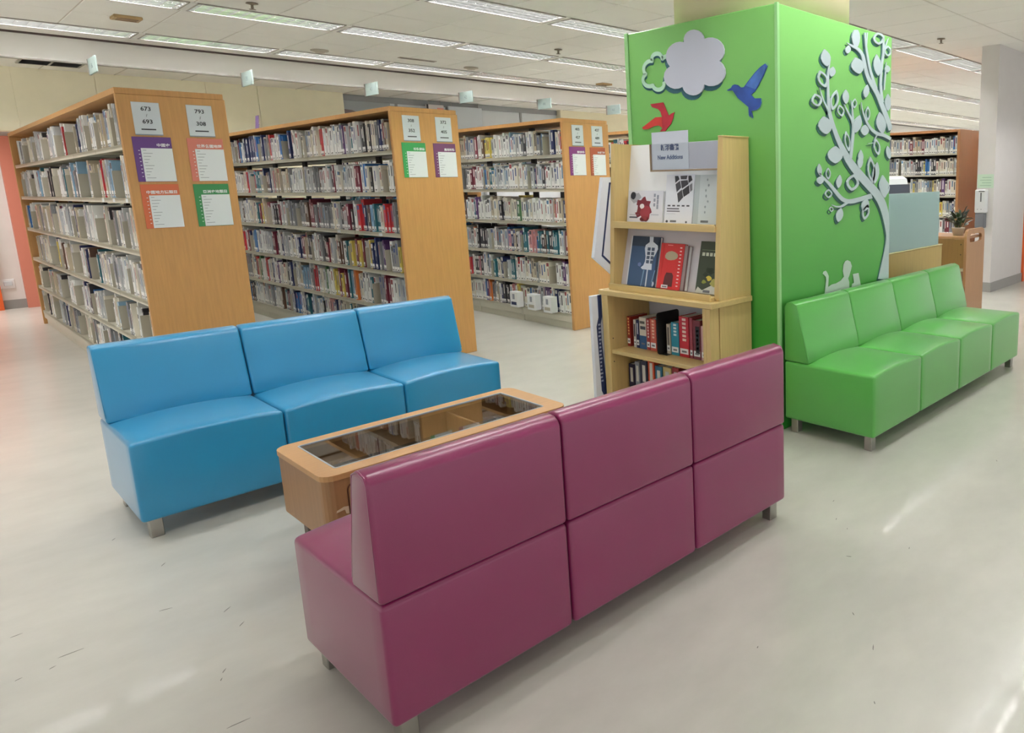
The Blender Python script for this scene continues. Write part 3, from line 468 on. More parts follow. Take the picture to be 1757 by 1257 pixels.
# ------------------------------------------------------------------ mural column
CX, CY = 3.3714, 2.538; LX, LY, CZ = 1.356, 1.288, 2.533
MU = {'cloud':[(0.724,2.411),(0.724,2.433),(0.713,2.453),(0.692,2.467),(0.664,2.474),(0.632,2.473),(0.602,2.464),(0.577,2.448),(0.56,2.428),(0.553,2.407),(0.518,2.411),(0.482,2.407),(0.449,2.395),(0.421,2.376),(0.401,2.353),(0.392,2.328),(0.394,2.303),(0.408,2.281),(0.431,2.264),(0.405,2.242),(0.39,2.216),(0.387,2.188),(0.397,2.163),(0.418,2.142),(0.449,2.128),(0.486,2.123),(0.525,2.127),(0.561,2.14),(0.566,2.12),(0.58,2.102),(0.603,2.089),(0.631,2.082),(0.661,2.082),(0.691,2.089),(0.718,2.102),(0.738,2.12),(0.749,2.142),(0.784,2.134),(0.822,2.136),(0.859,2.148),(0.889,2.167),(0.909,2.191),(0.915,2.218),(0.908,2.244),(0.887,2.265),(0.856,2.278),(0.877,2.302),(0.888,2.327),(0.888,2.353),(0.877,2.377),(0.857,2.396),(0.829,2.41),(0.796,2.418),(0.76,2.418)],'cloud_line':[(0.867,2.34),(0.874,2.342),(0.882,2.344),(0.889,2.345),(0.897,2.345),(0.905,2.344),(0.912,2.343),(0.918,2.341),(0.925,2.338),(0.93,2.335),(0.933,2.347),(0.943,2.359),(0.958,2.368),(0.976,2.372),(0.995,2.372),(1.011,2.367),(1.022,2.358),(1.027,2.346),(1.024,2.333),(1.044,2.334),(1.063,2.332),(1.08,2.326),(1.094,2.317),(1.104,2.306),(1.109,2.293),(1.108,2.28),(1.103,2.266),(1.092,2.254),(1.108,2.245),(1.117,2.233),(1.12,2.22),(1.116,2.206),(1.105,2.193),(1.089,2.182),(1.07,2.176),(1.048,2.174),(1.028,2.176),(1.02,2.164),(1.006,2.154),(0.988,2.147),(0.968,2.145),(0.949,2.148),(0.934,2.155),(0.924,2.166),(0.921,2.178),(0.924,2.191)],'blue_bird':[(0.381,2.09),(0.348,2.101),(0.338,2.113),(0.32,2.118),(0.293,2.112),(0.271,2.096),(0.248,2.096),(0.218,2.124),(0.165,2.169),(0.121,2.197),(0.085,2.212),(0.069,2.197),(0.082,2.171),(0.1,2.143),(0.118,2.12),(0.137,2.092),(0.163,2.064),(0.193,2.047),(0.168,2.025),(0.12,2.022),(0.117,1.994),(0.128,1.972),(0.154,1.958),(0.193,1.955),(0.179,1.917),(0.191,1.914),(0.199,1.947),(0.202,1.919),(0.213,1.931),(0.215,1.979),(0.25,2.004),(0.295,2.036),(0.321,2.066),(0.336,2.085),(0.375,2.086)],'red_wing':[(0.95,1.97),(1.017,1.972),(1.073,1.947),(1.152,1.912),(1.138,1.901),(1.09,1.9),(1.03,1.916),(0.985,1.917),(0.953,1.899)],'red_body':[(0.835,1.993),(0.864,1.987),(0.89,1.974),(0.911,2.012),(0.938,2.062),(1.061,2.06),(1.044,2.039),(0.988,2.023),(0.966,2.003),(0.954,1.971),(0.953,1.899),(0.979,1.878),(0.927,1.877),(0.91,1.893),(0.874,1.919),(0.85,1.958),(0.845,1.977)],'strokes':[[(0.539,2.288,0.545,2.288),(0.53,2.266,0.539,2.266),(0.516,2.235,0.532,2.235),(0.506,2.201,0.528,2.203),(0.502,2.169,0.527,2.171),(0.503,2.135,0.528,2.138),(0.504,2.1,0.531,2.102),(0.505,2.059,0.535,2.062),(0.507,2.016,0.542,2.02),(0.512,1.977,0.55,1.982),(0.52,1.947,0.561,1.954),(0.531,1.921,0.574,1.93),(0.546,1.895,0.59,1.904),(0.564,1.864,0.61,1.874),(0.586,1.831,0.633,1.842),(0.61,1.798,0.66,1.811),(0.639,1.763,0.693,1.778),(0.67,1.728,0.731,1.745),(0.698,1.697,0.765,1.717),(0.718,1.675,0.79,1.697),(0.735,1.657,0.81,1.682),(0.758,1.638,0.834,1.666),(0.789,1.613,0.868,1.645),(0.826,1.588,0.907,1.621),(0.865,1.562,0.948,1.598),(0.904,1.539,0.987,1.575),(0.945,1.516,1.028,1.553),(0.987,1.492,1.07,1.529),(1.03,1.468,1.113,1.506),(1.073,1.445,1.159,1.481),(1.11,1.423,1.202,1.454),(1.139,1.401,1.237,1.428),(1.165,1.379,1.267,1.401),(1.187,1.356,1.292,1.373),(1.207,1.332,1.311,1.344),(1.224,1.307,1.326,1.315),(1.241,1.28,1.337,1.284),(1.258,1.249,1.343,1.25),(1.274,1.215,1.346,1.215),(1.288,1.183,1.347,1.182),(1.298,1.156,1.348,1.155),(1.306,1.131,1.348,1.129),(1.306,1.102,1.348,1.098),(1.297,1.064,1.349,1.057),(1.282,1.021,1.349,1.012),(1.263,0.975,1.35,0.963),(1.24,0.921,1.351,0.903),(1.215,0.864,1.352,0.841),(1.197,0.823,1.353,0.796)],[(1.074,1.445,1.095,1.411),(1.037,1.44,1.056,1.407),(0.984,1.433,1.002,1.402),(0.931,1.426,0.947,1.396),(0.881,1.42,0.896,1.391),(0.832,1.415,0.844,1.385),(0.791,1.413,0.794,1.384),(0.76,1.415,0.751,1.387),(0.734,1.42,0.714,1.394),(0.708,1.427,0.679,1.406),(0.683,1.439,0.648,1.422),(0.656,1.455,0.62,1.44),(0.629,1.473,0.594,1.459),(0.601,1.491,0.568,1.478),(0.572,1.509,0.543,1.497),(0.544,1.527,0.518,1.515),(0.514,1.543,0.492,1.531),(0.486,1.557,0.466,1.546),(0.462,1.568,0.444,1.559),(0.446,1.577,0.43,1.571),(0.434,1.584,0.423,1.58),(0.425,1.589,0.418,1.587)],[(0.748,1.399,0.766,1.385),(0.728,1.392,0.745,1.379),(0.701,1.382,0.715,1.369),(0.676,1.375,0.685,1.363),(0.655,1.374,0.657,1.362),(0.634,1.374,0.632,1.364),(0.614,1.376,0.61,1.367),(0.595,1.379,0.591,1.372),(0.578,1.383,0.574,1.378),(0.567,1.386,0.563,1.383)],[(0.811,1.685,0.779,1.687),(0.817,1.715,0.784,1.716),(0.825,1.757,0.792,1.758),(0.831,1.795,0.799,1.796),(0.836,1.823,0.804,1.824),(0.839,1.847,0.808,1.847),(0.84,1.869,0.81,1.868),(0.839,1.89,0.809,1.888),(0.835,1.909,0.807,1.906),(0.826,1.929,0.8,1.923),(0.808,1.948,0.785,1.941),(0.785,1.966,0.766,1.959),(0.764,1.983,0.747,1.977),(0.744,2.0,0.73,1.995),(0.724,2.016,0.714,2.013),(0.711,2.027,0.702,2.025)],[(0.831,1.927,0.808,1.925),(0.828,1.946,0.808,1.944),(0.824,1.973,0.806,1.971),(0.819,1.998,0.804,1.997),(0.81,2.022,0.798,2.021),(0.799,2.045,0.792,2.044),(0.792,2.061,0.786,2.06)],[(0.547,1.971,0.523,1.962),(0.529,1.983,0.509,1.976),(0.505,2.001,0.489,1.995),(0.484,2.019,0.47,2.015),(0.469,2.036,0.456,2.032),(0.456,2.053,0.444,2.05),(0.445,2.069,0.434,2.066),(0.435,2.084,0.427,2.082),(0.428,2.097,0.422,2.096),(0.423,2.107,0.418,2.106)],[(1.377,1.898,1.313,1.885),(1.356,1.924,1.293,1.911),(1.326,1.961,1.264,1.947),(1.298,1.995,1.236,1.981),(1.274,2.022,1.214,2.007),(1.251,2.045,1.193,2.03),(1.229,2.068,1.172,2.053),(1.206,2.092,1.15,2.077),(1.184,2.117,1.129,2.101),(1.162,2.139,1.108,2.122),(1.14,2.157,1.087,2.138),(1.12,2.172,1.067,2.152),(1.098,2.187,1.046,2.167),(1.072,2.203,1.024,2.184),(1.046,2.219,1.001,2.202),(1.024,2.236,0.981,2.223),(1.009,2.256,0.965,2.246),(0.997,2.279,0.953,2.27),(0.985,2.302,0.942,2.293),(0.975,2.324,0.933,2.315),(0.965,2.345,0.925,2.336),(0.952,2.364,0.914,2.352),(0.933,2.379,0.9,2.365),(0.911,2.39,0.882,2.374),(0.887,2.399,0.863,2.381),(0.858,2.404,0.841,2.387),(0.829,2.406,0.816,2.39),(0.804,2.408,0.791,2.394),(0.779,2.411,0.768,2.401),(0.754,2.413,0.747,2.407),(0.737,2.415,0.733,2.412)],[(1.138,2.164,1.099,2.154),(1.114,2.193,1.078,2.184),(1.082,2.234,1.049,2.226),(1.054,2.273,1.024,2.266),(1.037,2.304,1.008,2.298),(1.023,2.334,0.996,2.329),(1.012,2.362,0.986,2.356),(1.002,2.385,0.977,2.38),(0.994,2.407,0.97,2.402),(0.987,2.43,0.964,2.425),(0.979,2.458,0.958,2.454),(0.972,2.488,0.954,2.484),(0.966,2.508,0.951,2.506)],[(0.987,2.422,0.969,2.42),(0.99,2.449,0.974,2.447),(0.994,2.485,0.98,2.484),(0.997,2.512,0.984,2.511)],[(1.236,2.079,1.195,2.074),(1.226,2.11,1.187,2.104),(1.213,2.153,1.177,2.148),(1.204,2.197,1.171,2.193),(1.204,2.24,1.172,2.237),(1.209,2.284,1.178,2.282),(1.214,2.324,1.184,2.322),(1.222,2.357,1.191,2.355),(1.23,2.385,1.199,2.384),(1.235,2.416,1.205,2.413),(1.235,2.455,1.206,2.451),(1.231,2.495,1.205,2.491),(1.229,2.523,1.204,2.52)],[(1.232,2.415,1.214,2.415),(1.243,2.435,1.226,2.436),(1.259,2.464,1.243,2.464),(1.272,2.487,1.259,2.488),(1.281,2.501,1.27,2.502),(1.288,2.51,1.279,2.511),(1.292,2.516,1.285,2.517)],[(1.244,2.162,1.23,2.161),(1.248,2.186,1.232,2.185),(1.254,2.219,1.235,2.218),(1.259,2.254,1.24,2.253),(1.262,2.29,1.246,2.289),(1.264,2.327,1.254,2.326),(1.266,2.353,1.259,2.352)],[(1.359,1.838,1.336,1.818),(1.33,1.845,1.307,1.825),(1.289,1.855,1.267,1.834),(1.247,1.863,1.231,1.841),(1.211,1.866,1.202,1.843),(1.18,1.867,1.169,1.844),(1.153,1.87,1.133,1.849),(1.123,1.877,1.097,1.859),(1.091,1.887,1.064,1.872),(1.062,1.899,1.035,1.887),(1.039,1.913,1.012,1.903),(1.018,1.928,0.992,1.92),(0.999,1.946,0.975,1.939),(0.98,1.965,0.959,1.961),(0.962,1.987,0.945,1.983),(0.947,2.007,0.935,2.005),(0.937,2.026,0.928,2.025),(0.931,2.044,0.925,2.043),(0.928,2.056,0.922,2.055)],[(1.136,1.85,1.151,1.847),(1.126,1.838,1.138,1.835),(1.112,1.821,1.121,1.819),(1.102,1.809,1.108,1.808)],[(1.089,1.796,1.091,1.79),(1.069,1.793,1.07,1.789),(1.041,1.79,1.042,1.787),(1.021,1.789,1.021,1.786)]],'leaves':[(0,[(0.472,2.341),(0.481,2.339),(0.503,2.332),(0.528,2.32),(0.543,2.303),(0.543,2.283),(0.533,2.264),(0.518,2.25),(0.506,2.243),(0.491,2.244),(0.469,2.251),(0.448,2.264),(0.435,2.281),(0.437,2.301),(0.45,2.321),(0.465,2.335)]),(0,[(0.573,2.248),(0.578,2.246),(0.589,2.239),(0.599,2.229),(0.601,2.217),(0.593,2.205),(0.579,2.195),(0.563,2.188),(0.553,2.185),(0.544,2.188),(0.533,2.194),(0.526,2.204),(0.525,2.216),(0.535,2.228),(0.551,2.238),(0.566,2.245)]),(0,[(0.466,1.938),(0.479,1.936),(0.511,1.928),(0.544,1.915),(0.564,1.896),(0.562,1.874),(0.545,1.853),(0.521,1.838),(0.502,1.831),(0.481,1.832),(0.45,1.84),(0.422,1.855),(0.406,1.874),(0.411,1.896),(0.432,1.917),(0.455,1.932)]),(0,[(0.602,1.759),(0.616,1.756),(0.648,1.744),(0.681,1.727),(0.695,1.706),(0.685,1.685),(0.658,1.666),(0.626,1.654),(0.603,1.649),(0.58,1.653),(0.548,1.665),(0.523,1.682),(0.512,1.703),(0.526,1.724),(0.557,1.742),(0.588,1.755)]),(0,[(0.841,2.335),(0.855,2.335),(0.889,2.331),(0.926,2.322),(0.949,2.307),(0.951,2.285),(0.938,2.264),(0.917,2.247),(0.899,2.238),(0.877,2.237),(0.843,2.242),(0.812,2.252),(0.792,2.268),(0.793,2.29),(0.811,2.312),(0.831,2.329)]),(0,[(0.844,2.508),(0.852,2.509),(0.87,2.511),(0.889,2.492),(0.897,2.467),(0.892,2.44),(0.877,2.416),(0.859,2.399),(0.847,2.392),(0.833,2.395),(0.815,2.408),(0.801,2.428),(0.794,2.453),(0.802,2.479),(0.819,2.503),(0.836,2.507)]),(0,[(1.122,2.389),(1.131,2.385),(1.152,2.373),(1.176,2.354),(1.19,2.328),(1.19,2.3),(1.18,2.275),(1.164,2.257),(1.152,2.25),(1.137,2.253),(1.116,2.266),(1.096,2.286),(1.084,2.312),(1.087,2.34),(1.1,2.365),(1.115,2.383)]),(0,[(1.279,2.334),(1.285,2.333),(1.3,2.329),(1.314,2.322),(1.321,2.314),(1.316,2.304),(1.305,2.295),(1.291,2.288),(1.281,2.285),(1.27,2.286),(1.256,2.29),(1.244,2.296),(1.239,2.305),(1.245,2.315),(1.259,2.324),(1.273,2.331)]),(0,[(0.758,2.401),(0.763,2.399),(0.773,2.394),(0.782,2.386),(0.784,2.376),(0.776,2.365),(0.764,2.356),(0.75,2.35),(0.741,2.348),(0.733,2.349),(0.723,2.355),(0.717,2.363),(0.716,2.373),(0.724,2.383),(0.739,2.393),(0.752,2.399)]),(0,[(1.004,2.177),(1.009,2.174),(1.019,2.165),(1.027,2.15),(1.027,2.133),(1.017,2.117),(1.002,2.102),(0.986,2.093),(0.976,2.09),(0.967,2.093),(0.958,2.103),(0.952,2.117),(0.953,2.134),(0.964,2.15),(0.981,2.165),(0.997,2.174)]),(0,[(0.726,2.122),(0.732,2.119),(0.746,2.11),(0.76,2.097),(0.766,2.08),(0.762,2.062),(0.751,2.046),(0.737,2.035),(0.727,2.031),(0.717,2.034),(0.704,2.043),(0.692,2.057),(0.688,2.074),(0.693,2.091),(0.707,2.107),(0.72,2.118)]),(0,[(0.907,1.97),(0.912,1.964),(0.924,1.95),(0.932,1.93),(0.929,1.907),(0.912,1.885),(0.887,1.867),(0.863,1.856),(0.848,1.853),(0.838,1.858),(0.826,1.873),(0.821,1.893),(0.826,1.915),(0.845,1.937),(0.872,1.954),(0.896,1.966)]),(0,[(0.979,1.911),(0.987,1.908),(1.005,1.901),(1.022,1.889),(1.029,1.875),(1.02,1.861),(1.003,1.849),(0.982,1.842),(0.968,1.839),(0.955,1.842),(0.937,1.85),(0.924,1.861),(0.92,1.875),(0.93,1.889),(0.95,1.9),(0.97,1.908)]),(0,[(1.177,2.007),(1.189,2.003),(1.218,1.99),(1.25,1.969),(1.27,1.943),(1.272,1.914),(1.26,1.888),(1.241,1.869),(1.225,1.862),(1.206,1.865),(1.177,1.879),(1.15,1.9),(1.133,1.927),(1.134,1.955),(1.15,1.981),(1.168,2.0)]),(0,[(1.294,2.14),(1.301,2.136),(1.318,2.125),(1.335,2.107),(1.337,2.085),(1.338,2.063),(1.326,2.043),(1.31,2.029),(1.298,2.024),(1.286,2.028),(1.27,2.039),(1.256,2.057),(1.25,2.079),(1.256,2.102),(1.271,2.121),(1.287,2.135)]),(0,[(0.925,1.743),(0.93,1.74),(0.942,1.73),(0.954,1.714),(0.96,1.696),(0.956,1.677),(0.947,1.661),(0.935,1.651),(0.927,1.647),(0.918,1.65),(0.906,1.661),(0.896,1.676),(0.892,1.695),(0.897,1.713),(0.908,1.729),(0.919,1.74)]),(0,[(1.299,1.778),(1.305,1.775),(1.322,1.767),(1.34,1.753),(1.351,1.736),(1.351,1.718),(1.352,1.702),(1.344,1.691),(1.336,1.687),(1.326,1.689),(1.309,1.698),(1.293,1.712),(1.282,1.729),(1.28,1.747),(1.286,1.763),(1.295,1.774)]),(1,[(0.42,2.209),(0.43,2.208),(0.455,2.203),(0.484,2.193),(0.505,2.177),(0.513,2.157),(0.51,2.137),(0.499,2.122),(0.489,2.115),(0.473,2.115),(0.448,2.12),(0.423,2.131),(0.404,2.148),(0.398,2.168),(0.405,2.188),(0.415,2.203)]),(1,[(0.369,2.067),(0.379,2.066),(0.403,2.063),(0.429,2.055),(0.445,2.043),(0.446,2.027),(0.435,2.012),(0.42,1.999),(0.407,1.994),(0.391,1.993),(0.367,1.997),(0.345,2.006),(0.331,2.018),(0.333,2.034),(0.346,2.05),(0.362,2.062)]),(1,[(0.615,2.109),(0.62,2.104),(0.631,2.09),(0.64,2.068),(0.638,2.044),(0.623,2.019),(0.601,1.999),(0.579,1.986),(0.566,1.982),(0.556,1.987),(0.545,2.002),(0.54,2.023),(0.544,2.047),(0.56,2.071),(0.584,2.091),(0.606,2.104)]),(1,[(0.647,2.02),(0.655,2.019),(0.674,2.014),(0.695,2.006),(0.708,1.993),(0.711,1.979),(0.705,1.965),(0.695,1.954),(0.686,1.949),(0.674,1.95),(0.655,1.955),(0.637,1.964),(0.625,1.976),(0.624,1.991),(0.632,2.005),(0.642,2.016)]),(1,[(0.844,2.074),(0.848,2.071),(0.857,2.065),(0.866,2.055),(0.868,2.043),(0.863,2.031),(0.853,2.021),(0.842,2.014),(0.834,2.011),(0.827,2.013),(0.818,2.02),(0.811,2.03),(0.81,2.042),(0.816,2.054),(0.828,2.064),(0.839,2.071)]),(1,[(1.012,2.036),(1.017,2.033),(1.028,2.023),(1.039,2.008),(1.044,1.99),(1.041,1.971),(1.032,1.955),(1.022,1.944),(1.014,1.94),(1.006,1.943),(0.995,1.953),(0.986,1.968),(0.982,1.986),(0.986,2.005),(0.997,2.021),(1.007,2.032)]),(1,[(0.733,1.858),(0.739,1.854),(0.755,1.841),(0.774,1.822),(0.786,1.797),(0.79,1.772),(0.786,1.75),(0.778,1.734),(0.77,1.729),(0.76,1.733),(0.744,1.746),(0.728,1.766),(0.717,1.79),(0.715,1.815),(0.721,1.837),(0.729,1.853)]),(1,[(1.123,1.824),(1.132,1.821),(1.152,1.81),(1.175,1.794),(1.19,1.773),(1.194,1.75),(1.189,1.73),(1.178,1.716),(1.168,1.711),(1.155,1.714),(1.135,1.725),(1.115,1.742),(1.101,1.763),(1.1,1.785),(1.108,1.805),(1.118,1.819)]),(1,[(1.279,2.466),(1.288,2.464),(1.307,2.459),(1.323,2.449),(1.324,2.435),(1.325,2.421),(1.315,2.408),(1.295,2.398),(1.282,2.393),(1.268,2.395),(1.248,2.4),(1.232,2.41),(1.225,2.423),(1.233,2.438),(1.252,2.452),(1.271,2.462)]),(1,[(1.145,2.54),(1.158,2.539),(1.186,2.533),(1.214,2.523),(1.227,2.508),(1.218,2.49),(1.196,2.473),(1.168,2.46),(1.148,2.454),(1.128,2.455),(1.1,2.46),(1.078,2.471),(1.068,2.487),(1.08,2.504),(1.106,2.522),(1.133,2.535)]),(0,[(0.416,1.646),(0.42,1.643),(0.43,1.636),(0.441,1.624),(0.447,1.61),(0.447,1.596),(0.441,1.583),(0.434,1.575),(0.428,1.572),(0.421,1.574),(0.41,1.582),(0.401,1.594),(0.396,1.608),(0.398,1.622),(0.404,1.634),(0.412,1.643)]),(0,[(0.428,1.567),(0.434,1.565),(0.448,1.56),(0.462,1.552),(0.469,1.543),(0.464,1.533),(0.452,1.526),(0.438,1.521),(0.428,1.519),(0.418,1.521),(0.404,1.526),(0.392,1.534),(0.388,1.543),(0.394,1.552),(0.408,1.56),(0.422,1.565)]),(0,[(0.662,1.576),(0.666,1.572),(0.676,1.562),(0.684,1.547),(0.685,1.531),(0.677,1.515),(0.664,1.502),(0.65,1.494),(0.64,1.491),(0.633,1.495),(0.623,1.506),(0.617,1.52),(0.617,1.536),(0.627,1.552),(0.642,1.565),(0.656,1.573)]),(0,[(0.926,1.706),(0.931,1.703),(0.942,1.693),(0.953,1.678),(0.956,1.661),(0.949,1.644),(0.937,1.63),(0.922,1.621),(0.912,1.618),(0.903,1.621),(0.892,1.632),(0.884,1.646),(0.882,1.663),(0.89,1.68),(0.905,1.694),(0.919,1.703)]),(0,[(1.154,1.661),(1.16,1.655),(1.172,1.638),(1.182,1.613),(1.182,1.583),(1.169,1.555),(1.15,1.532),(1.129,1.517),(1.116,1.512),(1.106,1.519),(1.094,1.536),(1.087,1.561),(1.089,1.59),(1.103,1.618),(1.125,1.641),(1.146,1.656)]),(0,[(1.234,1.572),(1.245,1.567),(1.271,1.55),(1.299,1.524),(1.316,1.493),(1.315,1.461),(1.302,1.434),(1.284,1.416),(1.269,1.409),(1.251,1.415),(1.225,1.433),(1.202,1.459),(1.188,1.49),(1.191,1.521),(1.207,1.548),(1.226,1.566)]),(0,[(1.011,1.413),(1.018,1.409),(1.032,1.397),(1.044,1.38),(1.045,1.361),(1.032,1.345),(1.012,1.333),(0.99,1.326),(0.975,1.325),(0.964,1.33),(0.95,1.342),(0.941,1.359),(0.942,1.376),(0.957,1.392),(0.98,1.404),(1.002,1.411)]),(0,[(0.678,1.361),(0.684,1.356),(0.695,1.344),(0.704,1.327),(0.704,1.308),(0.692,1.291),(0.674,1.278),(0.655,1.271),(0.642,1.269),(0.633,1.275),(0.622,1.287),(0.616,1.304),(0.617,1.322),(0.631,1.338),(0.652,1.351),(0.67,1.358)]),(1,[(0.52,1.622),(0.525,1.619),(0.535,1.611),(0.545,1.599),(0.55,1.584),(0.547,1.57),(0.538,1.557),(0.528,1.549),(0.52,1.546),(0.513,1.549),(0.502,1.558),(0.494,1.57),(0.491,1.584),(0.495,1.599),(0.505,1.611),(0.515,1.619)]),(1,[(0.525,1.486),(0.532,1.484),(0.547,1.477),(0.563,1.467),(0.57,1.456),(0.565,1.445),(0.552,1.436),(0.536,1.43),(0.525,1.428),(0.514,1.43),(0.498,1.437),(0.485,1.447),(0.48,1.458),(0.487,1.469),(0.502,1.478),(0.518,1.484)]),(1,[(0.836,1.58),(0.848,1.575),(0.874,1.56),(0.898,1.54),(0.905,1.517),(0.89,1.497),(0.862,1.481),(0.83,1.471),(0.808,1.469),(0.789,1.475),(0.764,1.49),(0.745,1.509),(0.742,1.531),(0.759,1.551),(0.792,1.567),(0.823,1.576)]),(1,[(1.053,1.7),(1.063,1.694),(1.085,1.675),(1.11,1.647),(1.125,1.612),(1.126,1.577),(1.117,1.546),(1.103,1.526),(1.09,1.518),(1.076,1.525),(1.053,1.544),(1.032,1.573),(1.019,1.607),(1.02,1.642),(1.032,1.672),(1.047,1.693)]),(1,[(0.558,1.373),(0.562,1.371),(0.571,1.367),(0.579,1.361),(0.583,1.355),(0.58,1.348),(0.573,1.343),(0.565,1.34),(0.559,1.339),(0.552,1.34),(0.544,1.344),(0.537,1.35),(0.534,1.357),(0.538,1.363),(0.546,1.368),(0.555,1.372)]),(1,[(1.023,1.371),(1.029,1.366),(1.041,1.352),(1.051,1.332),(1.051,1.311),(1.037,1.292),(1.016,1.277),(0.995,1.268),(0.981,1.266),(0.97,1.272),(0.958,1.286),(0.952,1.305),(0.954,1.326),(0.969,1.344),(0.993,1.359),(1.014,1.368)]),(1,[(1.291,1.534),(1.299,1.53),(1.317,1.519),(1.335,1.502),(1.343,1.482),(1.338,1.462),(1.324,1.445),(1.307,1.434),(1.295,1.431),(1.282,1.435),(1.265,1.447),(1.25,1.464),(1.244,1.484),(1.251,1.503),(1.267,1.52),(1.284,1.531)])],'child':[(0.488,0.799),(0.505,0.897),(0.501,0.919),(0.466,0.942),(0.475,0.955),(0.501,0.958),(0.518,0.943),(0.535,0.919),(0.528,0.846),(0.575,0.858),(0.63,0.859),(0.686,0.871),(0.726,0.893),(0.71,0.933),(0.72,0.978),(0.741,0.997),(0.77,1.002),(0.807,0.988),(0.826,0.956),(0.815,0.93),(0.794,0.893),(0.779,0.876),(0.794,0.847),(0.795,0.808),(0.788,0.758)],'child_book':[(0.842,0.897),(0.917,0.897),(0.953,0.796),(0.825,0.792),(0.834,0.83),(0.858,0.835)]}
col = thing('mural_column', (CX, CY, 0), 'square column clad in green mural panels with clouds, birds and a tree', 'column')
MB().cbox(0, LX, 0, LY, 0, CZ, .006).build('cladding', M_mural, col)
MB().lathe([(.6, CZ - .05), (.6, 3.355)], 48, (LX / 2, LY / 2)).build('shaft', mat('shaft_cream', (226, 214, 176), .6), col)
M_edge = mat('edge_trim_green', (150, 206, 138), .4)
MB().cbox(-.006, .016, -.006, .016, .002, CZ + .003, .002).build('corner_trim', M_edge, col)
MB().cbox(-.008, .004, LY - .03, LY + .004, .002, CZ + .003, .002).build('corner_trim', M_edge, col)
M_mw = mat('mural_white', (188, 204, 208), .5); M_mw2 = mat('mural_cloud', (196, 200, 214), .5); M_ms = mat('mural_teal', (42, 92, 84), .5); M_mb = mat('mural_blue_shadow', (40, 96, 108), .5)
LFc = dict(o=Vector((0, 0, 0)), ax=Y, ay=Z, n=-X); RFc = dict(o=Vector((0, 0, 0)), ax=X, ay=Z, n=-Y)
def cut(name, shape, F, m, d0=.004, d1=.009, shadow=None):
    o = MB().prism(shape, F['o'] + F['n'] * d0, F['ax'], F['ay'], F['n'] * (d1 - d0)).build(name, m, col); return o
def grow(P, k):
    cx = sum(p[0] for p in P) / len(P); cz = sum(p[1] for p in P) / len(P); return [(cx + (p[0] - cx) * k, cz + (p[1] - cz) * k) for p in P]
def shift(P, a, b): return [(p[0] + a, p[1] + b) for p in P]
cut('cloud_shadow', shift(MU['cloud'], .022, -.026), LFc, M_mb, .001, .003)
cut('cloud', MU['cloud'], LFc, M_mw2, .004, .014)
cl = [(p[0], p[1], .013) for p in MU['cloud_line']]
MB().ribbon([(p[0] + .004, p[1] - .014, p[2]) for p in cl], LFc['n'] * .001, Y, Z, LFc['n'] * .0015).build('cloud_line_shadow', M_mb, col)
MB().ribbon(cl, LFc['n'] * .003, Y, Z, LFc['n'] * .006).build('cloud_line', mat('mural_mint', (186, 226, 200), .5), col)
cut('bird_halo', grow(MU['blue_bird'], 1.05), LFc, mat('mural_halo_green', (112, 178, 122), .5), .001, .0025)
bb = cut('blue_bird', MU['blue_bird'], LFc, mat('bird_blue', (40, 74, 150), .5, mottle=.35, mscale=9), .003, .006)
cut('blue_bird_wing', grow([MU['blue_bird'][i] for i in (6, 7, 8, 9, 10, 11, 12, 13, 14, 15, 16)], .86), LFc, mat('bird_wing_blue', (66, 108, 178), .5, mottle=.3, mscale=14), .006, .0075)
cut('red_bird', MU['red_body'], LFc, mat('bird_red', (176, 32, 50), .5, mottle=.2, mscale=9), .003, .006)
cut('red_bird_wing', MU['red_wing'], LFc, mat('bird_wing_red', (196, 52, 44), .5, mottle=.15, mscale=9), .003, .006)
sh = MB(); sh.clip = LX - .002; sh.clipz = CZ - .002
for k, S in enumerate(MU['strokes']):
    rb = MB(); rb.clip = LX - .001; rb.clipz = CZ - .001
    rb.strip(S, RFc['n'] * .004, X, Z, RFc['n'] * (.005 + .0004 * (k % 9))).build('tree_trunk' if k == 0 else 'branch', M_mw, col)
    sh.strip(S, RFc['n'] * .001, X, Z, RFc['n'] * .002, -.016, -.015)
li = 0
for kind, P in MU['leaves']:
    P = [(min(p[0], LX - .001), min(p[1], CZ - .001)) for p in P]
    li += 1; dl = .0094 + .0003 * (li % 7)
    if kind == 0:
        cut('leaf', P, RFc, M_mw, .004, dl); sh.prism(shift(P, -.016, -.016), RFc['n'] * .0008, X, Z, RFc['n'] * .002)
    else:
        q = grow(P, .66); MB().ring(P, q, RFc['n'] * .004, X, Z, RFc['n'] * (dl - .004)).build('leaf_outline', M_mw, col)
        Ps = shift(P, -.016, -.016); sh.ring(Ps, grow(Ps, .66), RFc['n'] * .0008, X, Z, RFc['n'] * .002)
tag(sh.build('printed_drop_shadow', M_ms, col), kind='stuff')  # dark offset copies of branches and leaves: their drop shadow, printed as colour
cut('reading_figure', MU['child'], RFc, mat('figure_grey', (190, 206, 196), .5), .003, .006)
cut('figure_book', MU['child_book'], RFc, mat('figure_grey', (190, 206, 196), .5), .003, .006)

